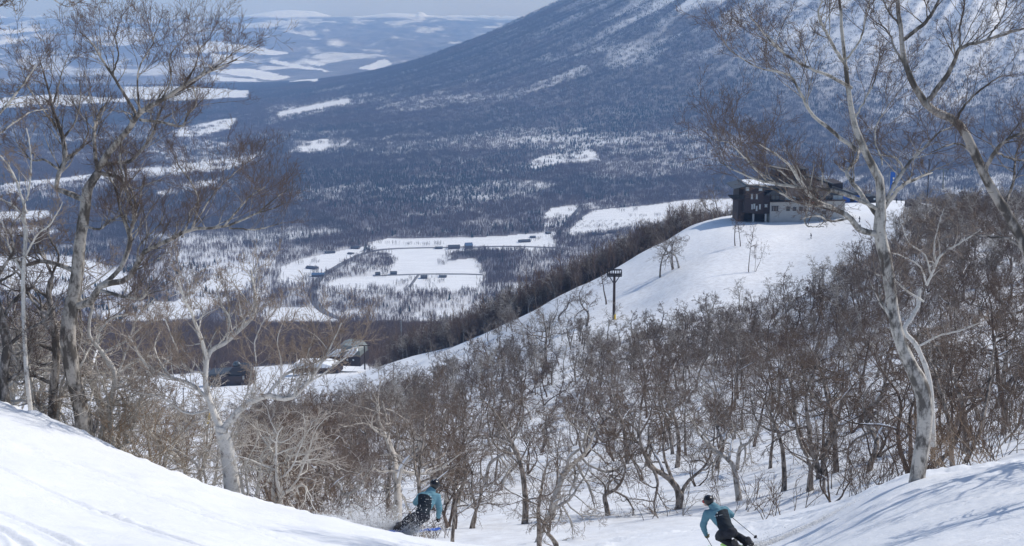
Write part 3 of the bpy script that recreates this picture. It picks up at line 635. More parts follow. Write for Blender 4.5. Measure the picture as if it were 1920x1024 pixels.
# the ones that can be told apart: where the trunk stands, how tall it shows, and what it looks like
SOLO = [(1099,612,92,3,'lone spreading tree at the foot of the lower piste beside the lift pylon'),
 (1137,572,90,2,'thin bare tree standing directly behind the lift pylon on the piste'),
 (1238,520,85,0,'first of three bare trees in a row on the open piste, lowest downhill'),
 (1262,506,85,1,'middle of three bare trees in a row on the open piste'),
 (1274,503,88,5,'uphill one of three bare trees in a row on the open piste'),
 (1379,463,75,2,'dark upright tree in front of the lodge shadow on the piste'),
 (1388,463,62,2,'short dark tree beside the upright one under the lodge'),
 (1404,511,110,2,'slim many-stemmed sapling on the piste below the lodge'),
 (1416,511,80,6,'slender twin sapling on the piste edge below the lodge'),
 (1334,412,58,3,'bare tree on the ridge line just short of the lodge'),
 (1345,408,64,0,'taller bare tree on the ridge line next to the lodge balcony'),
 (1050,602,70,3,'bent tree on the snow ridge crest above the gully'),
 (1020,700,150,0,'grey tree standing out against the snow beneath the ridge'),
 (1141,1003,190,3,'small tree with a trunk bowed towards the piste'),
 (1028,1016,330,5,'tall many-limbed birch at the gully bottom between the two skiers'),
 (983,1018,300,0,'tall grey birch just past the first skier'),
 (886,1012,190,1,'low forked birch right behind the first skier'),
 (852,1004,170,2,'short stout tree trunk beside the first skier'),
 (1265,1018,260,3,'crooked birch with snow in its forks near the second skier'),
 (1386,985,260,5,'leaning birch right above the second skier'),
 (1542,985,330,1,'dark forked birch at the right snow lip nearest the second skier'),
 (1563,978,280,0,'dark straight birch at the right snow lip'),
 (1645,958,190,6,'young slim tree under the tall white birch'),
 (1632,962,150,4,'young branching tree under the tall white birch'),
 (1468,935,250,0,'grey tree halfway down the gully past the second skier'),
 (1885,800,330,2,'thick dark trunk near the right picture edge'),
 (1832,790,230,6,'grey slim trunk left of the thick dark one'),
 (1790,885,260,1,'multi-limbed dark tree growing just above the right snow lip'),
 (1768,890,220,4,'dense brown multi-stemmed tree behind the white birch base'),
 (1202,770,130,2,'black snow-plastered stump-like tree in a bright snow gap'),
 (235,850,290,7,'pale crooked birch spreading low in front of the valley, past the silver birch'),
 (300,872,220,7,'pale low birch behind the diagonal brush'),
 (112,800,300,7,'cream-limbed birch tangled with the silver birch trunk'),
 (25,765,300,7,'cream-limbed birch at the left edge above the bank'),
 (385,905,190,7,'gnarled low birch beside the foot of the cream birch'),
 (195,835,240,7,'cream birch web of boughs between the silver birch and the open valley'),
 (350,890,250,7,'cream low birch reaching towards the cream white birch'),
 (465,940,200,7,'small cream birch under the right bough of the cream birch'),
 (15,770,200,3,'black leaning trunk at the left picture edge on the bank'),
 (88,800,230,0,'dark leaning birch at the bank crest left of the silver birch'),
 (65,790,250,7,'pale tangled birch at the bank crest left of the silver birch'),
 (185,812,290,1,'dark trunk right behind the gnarled silver birch'),
 (530,985,270,7,'pale thicket birch at the end of the snow bank'),
 (545,985,220,1,'forked thicket birch beside the bamboo marker pole'),
 (600,965,160,3,'low snow-dusted birch past the bamboo marker pole')]
_used = []
for i, (px, py, hp, k, lab) in enumerate(SOLO):
    c = np.interp(px, CREST_X, CREST_D)
    if py > 740: v = hit(px, py, c+1.2 if k != 7 else c+1.0, c+6 if k == 7 else 1500)
    if k == 7: d_ = c+random.uniform(1.2, 4); a_ = float(ray(px, py)[0])*d_; v = Vector((a_, d_, zat(a_, d_)))
    else: v = hit(px, py, 70)
    H = hp/F*v.y*1.05; s = H/KINDS[k][4]; rz = random.uniform(0, 6.28)
    ws = s*(.45 if 1400 < px < 1420 else .8 if px in (1379, 1388) else 1 if s > .5 else 1.1); place_tree(k, (v.x, v.y, v.z), rz, (ws, ws, s), lab, None); _used.append((v.x, v.y))
# the rest of the wood
rg, x, y, z = sample(9000, 33, 440, -260, 2180, seed=9)
px, py = proj(x, y, z)
crest = np.interp(px, CREST_X, CREST_D); top = (y > crest+1.5)
RUN = [(960,598),(1110,518),(1300,412),(1380,380),(1720,370),(1700,432),(1625,485),(1570,525),(1500,560),(1400,575),(1300,597),(1210,625),(1165,636),(1080,640),(1020,628)]
ok = top & ~(inpoly(px, py, RUN) & (y > 200))
ok &= ~((px < 700) & (y > 380)); 
clr = fbm(x/16, y/16, 133, 3); zone = np.ones(len(x))
zone *= np.where(inpoly(px, py, [(1150,740),(1300,715),(1330,745),(1230,800),(1150,810)]) , .15, 1)
zone *= np.where(inpoly(px, py, [(1050,860),(1250,880),(1500,950),(1560,1000),(1100,1060),(900,1060),(900,960)]), .35, 1)
zone *= np.where((px < 470) & (py > 700), np.where(y > 60, .05, .2), 1)
zone *= np.where((px > 700) & (px < 1130) & (y > 180), 1.35, 1)
zone *= np.where((px > 700) & (px < 1000) & (y > 330), .5, 1)
dense = inpoly(px, py, [(1080,600),(1350,590),(1550,540),(1700,420),(1940,360),(1940,600),(1700,690),(1400,760),(1100,760)]) & (y > 110)
ok &= rg.random(len(x)) < np.where(dense, .72, zone*np.clip(.30+2.2*(clr-.40), .05, 1)*.72)
x, y, z = x[ok], y[ok], z[ok]
grid = {}; keep = []
for i in range(len(x)):
    s = 2.6 if y[i] < 140 else 3.3; a, b = int(x[i]//4), int(y[i]//4)
    near = [j for da in (-1, 0, 1) for db in (-1, 0, 1) for j in grid.get((a+da, b+db), ())]
    if all((x[i]-p)**2+(y[i]-q)**2 > s*s for p, q in near) and all((x[i]-p)**2+(y[i]-q)**2 > 3 for p, q in _used):
        grid.setdefault((a, b), []).append((x[i], y[i])); keep.append(i)
x, y, z = x[keep], y[keep], z[keep]; o = np.argsort(y); x, y, z = x[o], y[o], z[o]
ppx = proj(x, y, z)[0]; inside = (ppx > -130) & (ppx < 2050)
nI = 255; near_i = np.nonzero(inside & seen(x, y, z, 8))[0][:nI]; is_near = np.zeros(len(x), bool); is_near[near_i] = True
lim_y = y[near_i[-1]]; is_near |= False
print('wood', len(x), 'individual to', lim_y)
_near = []
for i in near_i:
    k = int(RNG.choice([0,0,1,2,3,4,5,6])); s = float(RNG.choice([RNG.uniform(.42, .7), RNG.uniform(.7, 1.05), RNG.uniform(.7, 1.05)])); s2 = s*float(RNG.uniform(.9, 1.1))
    w = KINDS[k][3]
    q = int(np.clip(np.searchsorted([-50, 230, 420, 640, 780, 960, 1150, 1350, 1500, 1650, 1760, 1880], ppx[i]), 0, 12))
    where = ['beyond the bank', 'behind the silver birch', 'beside the cream birch', 'near the bamboo pole', 'before the first skier', 'behind the first skier', 'between the two skiers', 'above the second skier', 'past the second skier', 'short of the white birch', 'around the white birch', 'past the white birch', 'at the right border'][q]
    band = 'nearest row' if y[i] < 62 else 'middle rows' if y[i] < 92 else 'farthest rows'
    size = 'low' if s < .68 else 'tall' if s > .92 else 'mid-sized'
    _t = place_tree(k, (x[i], y[i], z[i]), float(RNG.uniform(0, 6.28)), (s2, s2, s), f'{size} {w} {where}, {band}', 'bare trees on the gully slope', (float(RNG.normal(0, .07)), float(RNG.normal(0, .07)))); _near.append((ppx[i], _t))
_by = {}
for p_, t_ in _near: _by.setdefault(t_['label'], []).append((p_, t_))
for L_ in _by.values():
    if len(L_) > 1:
        L_.sort(key=lambda q: q[0])
        for j_, (p_, t_) in enumerate(L_): t_['label'] = t_['label']+(', '+(['left one', 'right one'] if len(L_) == 2 else ['leftmost', 'second from left', 'third from left', 'fourth from left', 'fifth from left', 'sixth from left', 'seventh from left', 'eighth from left'])[min(j_, 7)])
# too many to count: the wood farther off, each a whole tree
LOW = []
for i, (H, fork, mat, spread) in enumerate([(7.6,1,'grey_bark',1.0),(7,2,'brown_bark',.9),(8.4,1,'brown_bark',.75),(6.8,3,'grey_bark',.9),(7.4,1,'grey_bark',1.15),(8,1,'wood_birch',.95)]):
    W1, W2, _s = bare_tree(340+i, H, .13, .1, fork, 9, (6, 5, 3), True, spread, .15, .3, tr=.012)
    for W in (W2,): W1.V += W.V; W1.A += W.A; W1.Q += [q+W1.o for q in W.Q]
    V = np.concatenate(W1.V); LOW.append(proto('distant_tree', V, np.concatenate(W1.Q), M[mat], np.concatenate(W1.A)))
far_i = np.nonzero(~is_near)[0]
scatter('gully_wood', np.c_[x[far_i], y[far_i], z[far_i]], RNG.uniform(0, 6.28, len(far_i)), RNG.uniform(.55, 1.0, len(far_i)), LOW)
# undergrowth: thin whippy stems between the trees
def brush(seed, n, H, sp, tr, mat, lean=(0, 0), m=(5, 4), wood=False):
    rg = np.random.default_rng(seed); W = Wood(); st = np.c_[rg.normal(0, sp, (n, 2)), np.full(n, -.2)]
    P, Rr = grow(rg, st, np.c_[rg.normal(lean[0], .38, n), rg.normal(lean[1], .38, n), np.ones(n)], H*rg.uniform(.5, 1.1, n), np.full(n, tr*2.6), 8, .12, .05, .35); W.add(P, Rr, 4)
    a = spawn(rg, P, Rr, m[0], .2, 1., 36, 12, .5, .6); P1, R1 = grow(rg, a[0], a[1], a[2], np.maximum(a[3], tr), 5, .13, .06, .5); W.add(P1, R1, 3)
    a = spawn(rg, P1, R1, m[1], .2, 1., 34, 12, .55, .7); P2, R2 = grow(rg, a[0], a[1], a[2], np.full(len(a[0]), tr), 3, .12, .06, .6); W.add(P2, R2, 3)
    return W if wood else proto('brush', np.concatenate(W.V), np.concatenate(W.Q), mat, np.concatenate(W.A))
BR = [brush(400+i, 9, 2.4, .5, .008, M['brown_bark'] if i % 2 else M['grey_bark']) for i in range(5)]
rg, x, y, z = sample(26000, 36, 420, -200, 2120, seed=19); px, py = proj(x, y, z)
ok = (y > np.interp(px, CREST_X, CREST_D)+1.5) & ~(inpoly(px, py, RUN) & (y > 200)) & ~((px < 700) & (y > 350))
d = fbm(x/11, y/11, 143, 4); f = smooth(.52, .68, d)*.42+.015
f *= np.where(inpoly(px, py, [(1000,860),(1250,860),(1560,900),(1700,1000),(1100,1060),(850,1060),(850,960)]), .12, 1)
f *= np.where(inpoly(px, py, [(1150,730),(1300,705),(1330,745),(1230,800),(1150,810)]), .1, 1)
f = np.where(inpoly(px, py, [(1080,600),(1350,590),(1550,540),(1700,420),(1940,360),(1940,600),(1700,660),(1400,730),(1100,740)]), np.maximum(f, .62), f)
f = np.where((px > 1745) & (y < 120), np.maximum(f, .55), f)
f *= np.where((px < 450) & (py > 700), .06, 1)
f = np.where(inpoly(px, py, [(450,780),(680,740),(760,900),(640,1000),(480,960)]), np.maximum(f, .6), f)
ok &= (rg.random(len(x)) < f*.55) & seen(x, y, z, 3)
x, y, z = x[ok], y[ok], z[ok]; print('undergrowth', len(x))
scatter('undergrowth', np.c_[x, y, z], rg.uniform(0, 6.28, len(x)), rg.uniform(.6, 1.25, len(x)), BR)

for i, (px, d, k, s, lab) in enumerate(((2075,23.5,5,.75,'pale birch just beyond the frame, shading the snow lip'),(2190,19.5,3,.75,'gnarled birch beyond the frame, lowest by the snow lip'),(2065,27.5,0,.9,'grey birch just past the frame at the edge of the wood'),(2210,25.5,5,1.05,'broad birch past the frame, uphill of the snow lip'))):
    a_ = float(ray(px, 800)[0])*d; place_tree(k, (a_, d, zat(a_, d)), i*2.1, (s, s, s), lab, None)

rg, x, y, z = sample(16000, 432, 700, 700, 2060, seed=25)
k = (lookup(GC, x, y) > .5) & seen(x, y, z, 8) & (rg.random(len(x)) < .8); x, y, z = x[k], y[k], z[k]; print('ridge wood', len(x))
scatter('ridge_wood', np.c_[x, y, z], rg.uniform(0, 6.28, len(x)), rg.uniform(.9, 1.45, len(x)), LOW)
WH = []
for i in range(3):
    W = brush(500+i, 8, 3.0, .3, .0046, None, (.95, -.1), (6, 4), True); WH.append(W.mesh('stems', M['shrub_bark']))
for i, (px, dd, s) in enumerate(((205,.8,.95),(245,1.2,1.0),(285,.7,.75),(330,1.5,.7),(160,1.0,.7),(372,.8,.5),(60,.6,.6),(110,1.0,.7),(415,.7,.4),(215,2.6,1.0),(262,2.8,.9),(500,.8,.6),(1800,.8,.55),(1860,.9,.6),(1770,1.4,.6))):
    d = float(np.interp(px, CREST_X, CREST_D))+dd; a_ = float(ray(px, 850)[0])*d
    t = empty('leaning_shrub', (a_, d, zat(a_, d)), (i*.7) % .5 if px < 1000 else 2.8); t.scale = (s, s, s)
    tag(t, ['golden-brown shrub leaning from the bank just past the silver birch','bushiest golden-brown shrub on the bank','golden shrub in the middle of the bank edge','leaning shrub over the middle of the bank','shrub at the foot of the silver birch','leaning shrub short of the cream birch','small shrub at the far left of the bank','shrub between the leftmost trunks','small shrub at the foot of the cream birch','tall shrub lower behind the bank edge','tall shrub lowest behind the bank edge','sparse shrub near the bamboo marker','brown shrub on the right snow lip','brown shrub highest on the right snow lip','brown shrub nearest the white birch on the right snow lip'][i], 'shrub', 'whippy shrubs along the snow edges'); link('stems', WH[i % 3], t)
# ---------------------------------------------------------------- small solid shapes
class Sh:
    """bmesh collector for boxes, prisms, rods and discs -> ONE mesh"""
    def __init__(s): s.bm = bmesh.new()
    def box(s, c, size, rz=0, rx=0, ry=0, bev=0):
        r = bmesh.ops.create_cube(s.bm, size=1); m = Matrix.Translation(c) @ Matrix.Rotation(rz, 4, 'Z') @ Matrix.Rotation(ry, 4, 'Y') @ Matrix.Rotation(rx, 4, 'X') @ Matrix.Diagonal((*size, 1))
        bmesh.ops.transform(s.bm, matrix=m, verts=r['verts'])
        if bev: bmesh.ops.bevel(s.bm, geom=list({e for v in r['verts'] for e in v.link_edges}), offset=bev, segments=2, affect='EDGES')
        return s
    def rod(s, a, b, r0, r1=None, k=8):
        a, b = Vector(a), Vector(b); d = b-a; r1 = r0 if r1 is None else r1
        q = bmesh.ops.create_cone(s.bm, cap_ends=True, segments=k, radius1=r0, radius2=max(r1, 1e-4), depth=d.length)
        m = Matrix.Translation((a+b)/2) @ d.to_track_quat('Z', 'Y').to_matrix().to_4x4(); bmesh.ops.transform(s.bm, matrix=m, verts=q['verts']); return s
    def prism(s, outline, y0, y1, axis='Y'):
        """outline in (x, z), pushed along y"""
        f = lambda x, z, y: (x, y, z) if axis == 'Y' else (y, x, z)
        A = [s.bm.verts.new(f(x, z, y0)) for x, z in outline]; B = [s.bm.verts.new(f(x, z, y1)) for x, z in outline]; n = len(A)
        s.bm.faces.new(A); s.bm.faces.new(B[::-1])
        for i in range(n): s.bm.faces.new((A[i], B[i], B[(i+1) % n], A[(i+1) % n]))
        return s
    def ball(s, c, r, sz=(1, 1, 1), u=12):
        q = bmesh.ops.create_uvsphere(s.bm, u_segments=u, v_segments=max(6, u*2//3), radius=r); bmesh.ops.transform(s.bm, matrix=Matrix.Translation(c) @ Matrix.Diagonal((*sz, 1)), verts=q['verts']); return s
    def poly(s, pts): s.bm.faces.new([s.bm.verts.new(p) for p in pts]); return s
    def done(s, name, mat, parent=None, smooth_=False):
        bmesh.ops.recalc_face_normals(s.bm, faces=s.bm.faces[:]); me = bpy.data.meshes.new(name); s.bm.to_mesh(me); s.bm.free(); me.materials.append(mat)
        if smooth_: me.polygons.foreach_set('use_smooth', np.ones(len(me.polygons), bool))
        return link(name, me, parent)
M['dark_wood'] = plain('stained_dark_cladding', (.045,.033,.032), .75, .2, 3)
M['grey_wood'] = plain('weathered_grey_cladding', (.21,.18,.165), .8, .15, 2)
M['concrete'] = plain('pale_concrete', (.42,.42,.41), .85, .08, .7)
M['roof'] = plain('dark_metal_roof', (.05,.056,.062), .55, .15, 1)
M['glass'] = plain('window_glass', (.07,.09,.10), .15, .1, 1, .6)
M['pale_glass'] = plain('bright_window', (.50,.56,.58), .2, .1, 1, .5)
M['black_iron'] = plain('black_iron', (.03,.028,.03), .6, .2, 4)
M['rust_iron'] = plain('brown_iron', (.065,.045,.038), .7, .25, 4)
M['galv'] = plain('galvanised_steel', (.30,.32,.33), .5, .1, 3)
M['green_steel'] = plain('green_steel', (.19,.215,.205), .55, .1, 3)
M['yellow'] = plain('yellow_pad', (.75,.52,.05), .8, .15, 3)
M['red'] = plain('red_board', (.30,.05,.035), .7, .2, 4)
M['cream'] = plain('cream_board', (.75,.70,.52), .7, .1, 4)
M['blue'] = plain('blue_fabric', (.03,.12,.42), .7, .15, 4)
M['roof_snow'] = plain('snow_on_roof', (.84,.86,.89), .7, .03, 3)
M['bamboo'] = plain('bamboo', (.45,.33,.17), .6, .2, 8)
M['pink'] = plain('pink_tape', (.85,.22,.30), .6, .1, 8)
M['asphalt'] = plain('road_asphalt', (.15,.15,.155), .9, .15, .2)
M['farm_wall'] = plain('farm_wall', (.10,.09,.095), .8, .2, .3)
M['farm_blue'] = plain('blue_tin_roof', (.06,.12,.22), .5, .1, .3)

# ---------------------------------------------------------------- the lodge on the ridge
def lodge():
    c = hit(1480, 412, 380); D = 434.0
    def X(px): return float(ray(px, 400)[0])*D-float(ray(1480, 400)[0])*D
    ref = ray(1480, 415); z0 = float(ref[1])*D
    def Zz(py): return float(ray(1480, py)[1])*D-z0
    r = empty('mountain_lodge', (float(ref[0])*D, D, z0)); tag(r, 'large dark brown and concrete ski lodge with dormered roof on the snow ridge', 'lodge')
    g = -9.0
    xa, xb, xc, xd = X(1394), X(1428), X(1443), X(1583)
    # concrete ground storeys
    Sh().prism([(xc, g), (xd, g), (xd, Zz(375)), (xc, Zz(378))], 0, 19).done('concrete_wall', M['concrete'], r)
    Sh().prism([(xc+.3, Zz(377)), (xd-.3, Zz(374)), (xd-.3, Zz(361)), (xc+.3, Zz(362))], 1.3, 18).done('upper_wall', M['grey_wood'], r)
    # dark timber wing stepping out on a post and a pier
    Sh().prism([(xa, Zz(398)), (xb+.2, Zz(401)), (xb+.2, Zz(350)), (xa, Zz(350))], -1.0, 16).done('timber_wing', M['dark_wood'], r)
    Sh().prism([(xb, Zz(401)), (xc, Zz(401)), (xc, Zz(366)), (xb, Zz(356))], .6, 16.2).done('timber_wall', M['dark_wood'], r)
    Sh().prism([(X(1385), g), (X(1398), g), (X(1398), Zz(350)), (X(1387), Zz(350))], 3, 14).done('stone_pier', M['rust_iron'], r)
    Sh().prism([(X(1399), g), (xc-.1, g), (xc-.1, Zz(401)), (X(1399), Zz(399))], 5, 15).done('undercroft', M['black_iron'], r)
    for p in (1435, 1412): Sh().box((X(p), -.2, (Zz(401)+g)/2), (.5, .5, Zz(401)-g)).done('post', M['concrete'], r)
    # balcony with railing at the valley end
    b = Sh().box(((X(1374)+X(1394))/2-.1, 5, Zz(374)), (X(1394)-X(1374), 11, .35)).done('balcony', M['dark_wood'], r)
    q = Sh()
    for i in range(9): q.box((X(1374)+(X(1394)-X(1374))*i/8.3, -.4, Zz(369)), (.12, .12, 1.5))
    for zz in (366, 369, 371.5): q.box(((X(1374)+X(1394))/2-.1, -.4, Zz(zz)), (X(1394)-X(1374), .1, .18))
    q.done('railing', M['black_iron'], b)
    # roofs : low slope over the wing, big gabled hall, side hall, top lantern
    ov = Sh(); ov.prism([(X(1373), Zz(354)), (X(1396), Zz(349.5)), (X(1396), Zz(347.6)), (X(1373), Zz(353))], -1.8, 15); ov.done('wing_roof', M['roof'], r)
    Sh().prism([(X(1392), Zz(350.2)), (X(1470), Zz(353)), (X(1468), Zz(346)), (X(1452), Zz(348)), (X(1396), Zz(346))], -1.6, 15.5).done('eaves_roof', M['roof'], r)
    Sh().prism([(X(1424), Zz(346.5)), (X(1450), Zz(335)), (X(1480), Zz(331)), (X(1505), Zz(333)), (X(1475), Zz(352))], 2, 18).done('main_roof', M['roof'], r)
    Sh().prism([(X(1398), Zz(345.9)), (X(1450), Zz(347.5)), (X(1450), Zz(345.4)), (X(1424), Zz(343.8)), (X(1404), Zz(344.6))], -1.3, 12).done('roof_snow', M['roof_snow'], r)
    # hall gable facing the run
    Sh().prism([(X(1463), Zz(368)), (X(1472), Zz(357)), (X(1505), Zz(334)), (X(1512), Zz(334)), (X(1550), Zz(345)), (X(1556), Zz(368))], .25, 17).done('gable_wall', M['grey_wood'], r)
    Sh().prism([(X(1461), Zz(362)), (X(1505), Zz(334)), (X(1512), Zz(332.2)), (X(1560), Zz(346)), (X(1560), Zz(344)), (X(1512), Zz(330.4)), (X(1503), Zz(331.6)), (X(1459), Zz(360.5))], -.6, 17.5).done('gable_roof', M['roof'], r)
    Sh().prism([(X(1432), Zz(366)), (X(1470), Zz(364)), (X(1472), Zz(354)), (X(1446), Zz(357))], -.7, 14).done('lean_to_roof', M['roof'], r)
    Sh().prism([(X(1455), Zz(333)), (X(1457), Zz(322)), (X(1476), Zz(318.5)), (X(1498), Zz(321)), (X(1514), Zz(321.5)), (X(1514), Zz(333.5)), (X(1470), Zz(331.8))], 4, 13).done('roof_lantern', M['dark_wood'], r)
    Sh().prism([(X(1453), Zz(322.6)), (X(1476), Zz(317.5)), (X(1517), Zz(320.6)), (X(1517), Zz(319.2)), (X(1476), Zz(315.8)), (X(1452), Zz(321))], 3, 14).done('lantern_roof', M['roof'], r)
    Sh().prism([(X(1557), Zz(368)), (X(1557), Zz(347)), (X(1582), Zz(345)), (X(1582), Zz(361))], 3, 16).done('far_hall', M['dark_wood'], r)
    Sh().prism([(X(1548), Zz(361)), (X(1560), Zz(350)), (X(1603), Zz(364)), (X(1603), Zz(366)), (X(1548), Zz(366.5))], .6, 17.2).done('skirt_roof', M['roof'], r)
    # windows
    def win(p0, p1, q0, q1, y, m='glass', bars=1):
        x0, x1, za, zb = X(p0), X(p1), Zz(q1), Zz(q0); w = Sh().box(((x0+x1)/2, y, (za+zb)/2), (x1-x0, .12, zb-za)).done('window', M[m], r)
        f = Sh(); t = .14
        f.box(((x0+x1)/2, y-.08, zb+t/2), (x1-x0+2*t, .14, t)); f.box(((x0+x1)/2, y-.08, za-t/2), (x1-x0+2*t, .14, t))
        for i in range(bars+2): f.box((x0+(x1-x0)*i/(bars+1), y-.08, (za+zb)/2), (t, .13, zb-za-.01))
        f.done('frame', M['galv' if m != 'glass' else 'dark_wood'], w)
    for p in (1395.5, 1420): win(p, p+6, 350.5, 356.5, -1.08, 'pale_glass', 0)
    for p in (1406, 1415): win(p, p+2.6, 363.5, 372, -1.08, 'pale_glass', 0)
    for p, q in ((1407, 383), (1411, 382), (1415.5, 386), (1421.5, 383)): win(p, p+2.4, q, q+8, -1.08, 'pale_glass', 0)
    win(1433.5, 1438, 384, 388.5, .52, 'pale_glass', 0)
    for p in (1446.5, 1451, 1455.5): win(p, p+2.2, 387, 395, -.08, 'glass', 0)
    for p in (1474, 1486, 1498): win(p, p+5.5, 389, 394.5, -.08, 'glass', 1)
    for a, b_ in ((1447, 1461), (1472, 1492), (1494, 1504), (1506, 1514), (1531, 1545), (1547, 1560), (1562, 1580)): win(a, b_, 367.5, 375.2, 1.2, 'pale_glass' if a in (1472, 1562) else 'glass', 1)
    win(1509, 1510.8, 388, 396, -.08, 'galv', 0)
    win(1541, 1548, 396, 400, -.08, 'glass', 0)
    Sh().prism([(xc-.1, Zz(378.5)), (xd+.1, Zz(375.4)), (xd+.1, Zz(374)), (xc-.1, Zz(377))], -1.5, -.05).done('deck', M['dark_wood'], r)
    s = Sh().box((X(1523), -.35, Zz(375)), (2.3, .3, 2.1)).done('sign_board', M['red'], r); Sh().box((X(1524), -.55, Zz(374)), (.9, .06, 1.0)).done('notice', M['cream'], s)
    for p in (1516, 1529): Sh().box((X(p), .2, Zz(371)), (.8, .3, 1.7)).done('shutter', M['red'], r)
    return r
lodge()

# ---------------------------------------------------------------- lift line
def pylon(px, py, top, half, label, d=None, mat='rust_iron', frame=True, pad=False, rz=0, w=1.0, group='lift pylons'):
    v = hit(px, py, 60) if d is None else at(px, py, d); H = (py-top)/F*v.y; r = empty('lift_pylon', v, rz); tag(r, label, 'lift pylon', group)
    Sh().rod((0, 0, -1), (0, 0, H), .30*w, .22*w, 12).done('mast', M[mat], r)
    a = half/F*v.y
    if frame:
        q = Sh()
        for zz in (H-.35*w, H+.85*w):
            for yy in (-.45, .45): q.rod((-a, yy, zz), (a, yy, zz), .09*w)
        for i in range(7):
            x_ = -a+2*a*i/6
            for yy in (-.45, .45): q.rod((x_, yy, H-.35*w), (x_, yy, H+.85*w), .06*w)
        q.rod((-a*.75, 0, H-.4), (0, 0, H-1.9*w), .09*w); q.rod((a*.75, 0, H-.4), (0, 0, H-1.9*w), .09*w)
        q.done('work_platform', M['black_iron'], r)
    arm = Sh().box((0, 0, H), (2*a, .3*w, .3*w)).done('cross_arm', M[mat], r)
    for s_ in (-1, 1):
        q = Sh()
        for i in range(5): q.rod((s_*a*.93-.08, -.8+i*.4, H+.25), (s_*a*.93+.08, -.8+i*.4, H+.25), .17*w, None, 10)
        q.box((s_*a*.93, 0, H+.15), (.08, 2.0, .12)); q.done('sheave_train', M['black_iron'], r)
    if pad: Sh().rod((.12, 0, -.2), (.12, 0, 1.3), .36, .36, 12).done('safety_pad', M['yellow'], r)
    return r
pylon(1151, 600, 512, 13.5, 'tall brown lift pylon with caged platform and yellow foot pad on the piste', frame=True, pad=True, w=1.25)
pylon(684, 688, 646, 11, 'short T-shaped lift pylon beside the snow-domed base building', 520, frame=False)
pylon(764, 672, 652, 8, 'small T-shaped lift pylon next to the tall grey pole', 560, frame=False, mat='galv')
pylon(330, 862, 789, 14, 'grey T-shaped lift pylon in the brush below the silver birch', 150, frame=False, mat='galv')
pylon(1768, 350, 318, 9, 'green lift pylon far behind the right wood against the volcano', 640, frame=False, mat='green_steel')
pylon(1739, 368, 300, 0.8, 'thin dark cable mast at the top of the right wood', 560, frame=False, mat='black_iron', w=.8)
def pole(px, py, top, d, label, mat='galv', r=.14, name='utility_pole', cat='pole'):
    v = at(px, py, d); H = (py-top)/F*d; t = empty(name, v); tag(t, label, cat)
    Sh().rod((0, 0, -1.5), (0, 0, H), r, r*.7, 10).done('mast', M[mat], t); Sh().box((0, 0, H-.3), (1.3, .1, .1)).done('cross_arm', M[mat], t)
    return t
pole(753, 672, 598, 560, 'tall blue-grey utility pole rising from the end of the ridge', r=.32)
pole(345, 770, 724, 300, 'thin dark pole on the snow below the silver birch', 'black_iron', .12)
pole(514, 745, 716, 420, 'short dark lamp pole on the base area snow', 'black_iron', .14)
def chair(px, py, d, label, mat):
    v = at(px, py, d); r = empty('lift_chair', v, 1.2); tag(r, label, 'lift chair', 'chairs hanging on the lift line')
    Sh().rod((0, 0, 1.0), (0, 0, 2.4), .035).done('hanger', M['galv'], r)
    Sh().box((0, 0, 0), (1.9, .5, .07), bev=.02).done('seat', M[mat], r); Sh().box((0, .27, .35), (1.9, .07, .6), rx=-.15, bev=.02).done('backrest', M[mat], r)
    q = Sh(); 
    for s_ in (-1, 1): q.rod((s_*.97, -.3, 0), (s_*.97, .27, .65), .03); q.rod((s_*.97, .27, .6), (s_*.5, 0, 1.02), .03)
    q.rod((-.97, 0, 1.02), (.97, 0, 1.02), .03); q.done('frame', M['galv'], r)
    return r
chair(303, 824, 140, 'rust-brown lift chair hanging low over the brush', 'rust_iron')
chair(352, 806, 150, 'pale grey lift chair next to the T-shaped pylon', 'galv')
cable = Sh()
for (a, b) in (((1139, 511, 341), (672, 645, 520)), ((1163, 511, 341), (695, 645, 520)), ((672, 645, 520), (317, 787, 150)), ((695, 645, 520), (344, 787, 150))):
    A, B = at(*a), at(*b); prev = A
    for i in range(1, 15):
        t = i/14; p_ = A.lerp(B, t); p_.z -= 4*t*(1-t)*(A-B).length*.02; cable.rod(prev, p_, .018, None, 5); prev = p_
tag(cable.done('lift_cable', M['black_iron']), 'thin dark haul rope sagging between the lift pylons', 'cable')
v = at(391, 790, 155); y_ = empty('padded_post', v); tag(y_, 'yellow padded post standing in snow behind the cream birch', 'padded post')
Sh().rod((0, 0, -1.2), (0, 0, 1.1), .06).done('post', M['galv'], y_); Sh().box((0, 0, .3), (.55, .5, 1.2), bev=.12).done('pad', M['yellow'], y_)

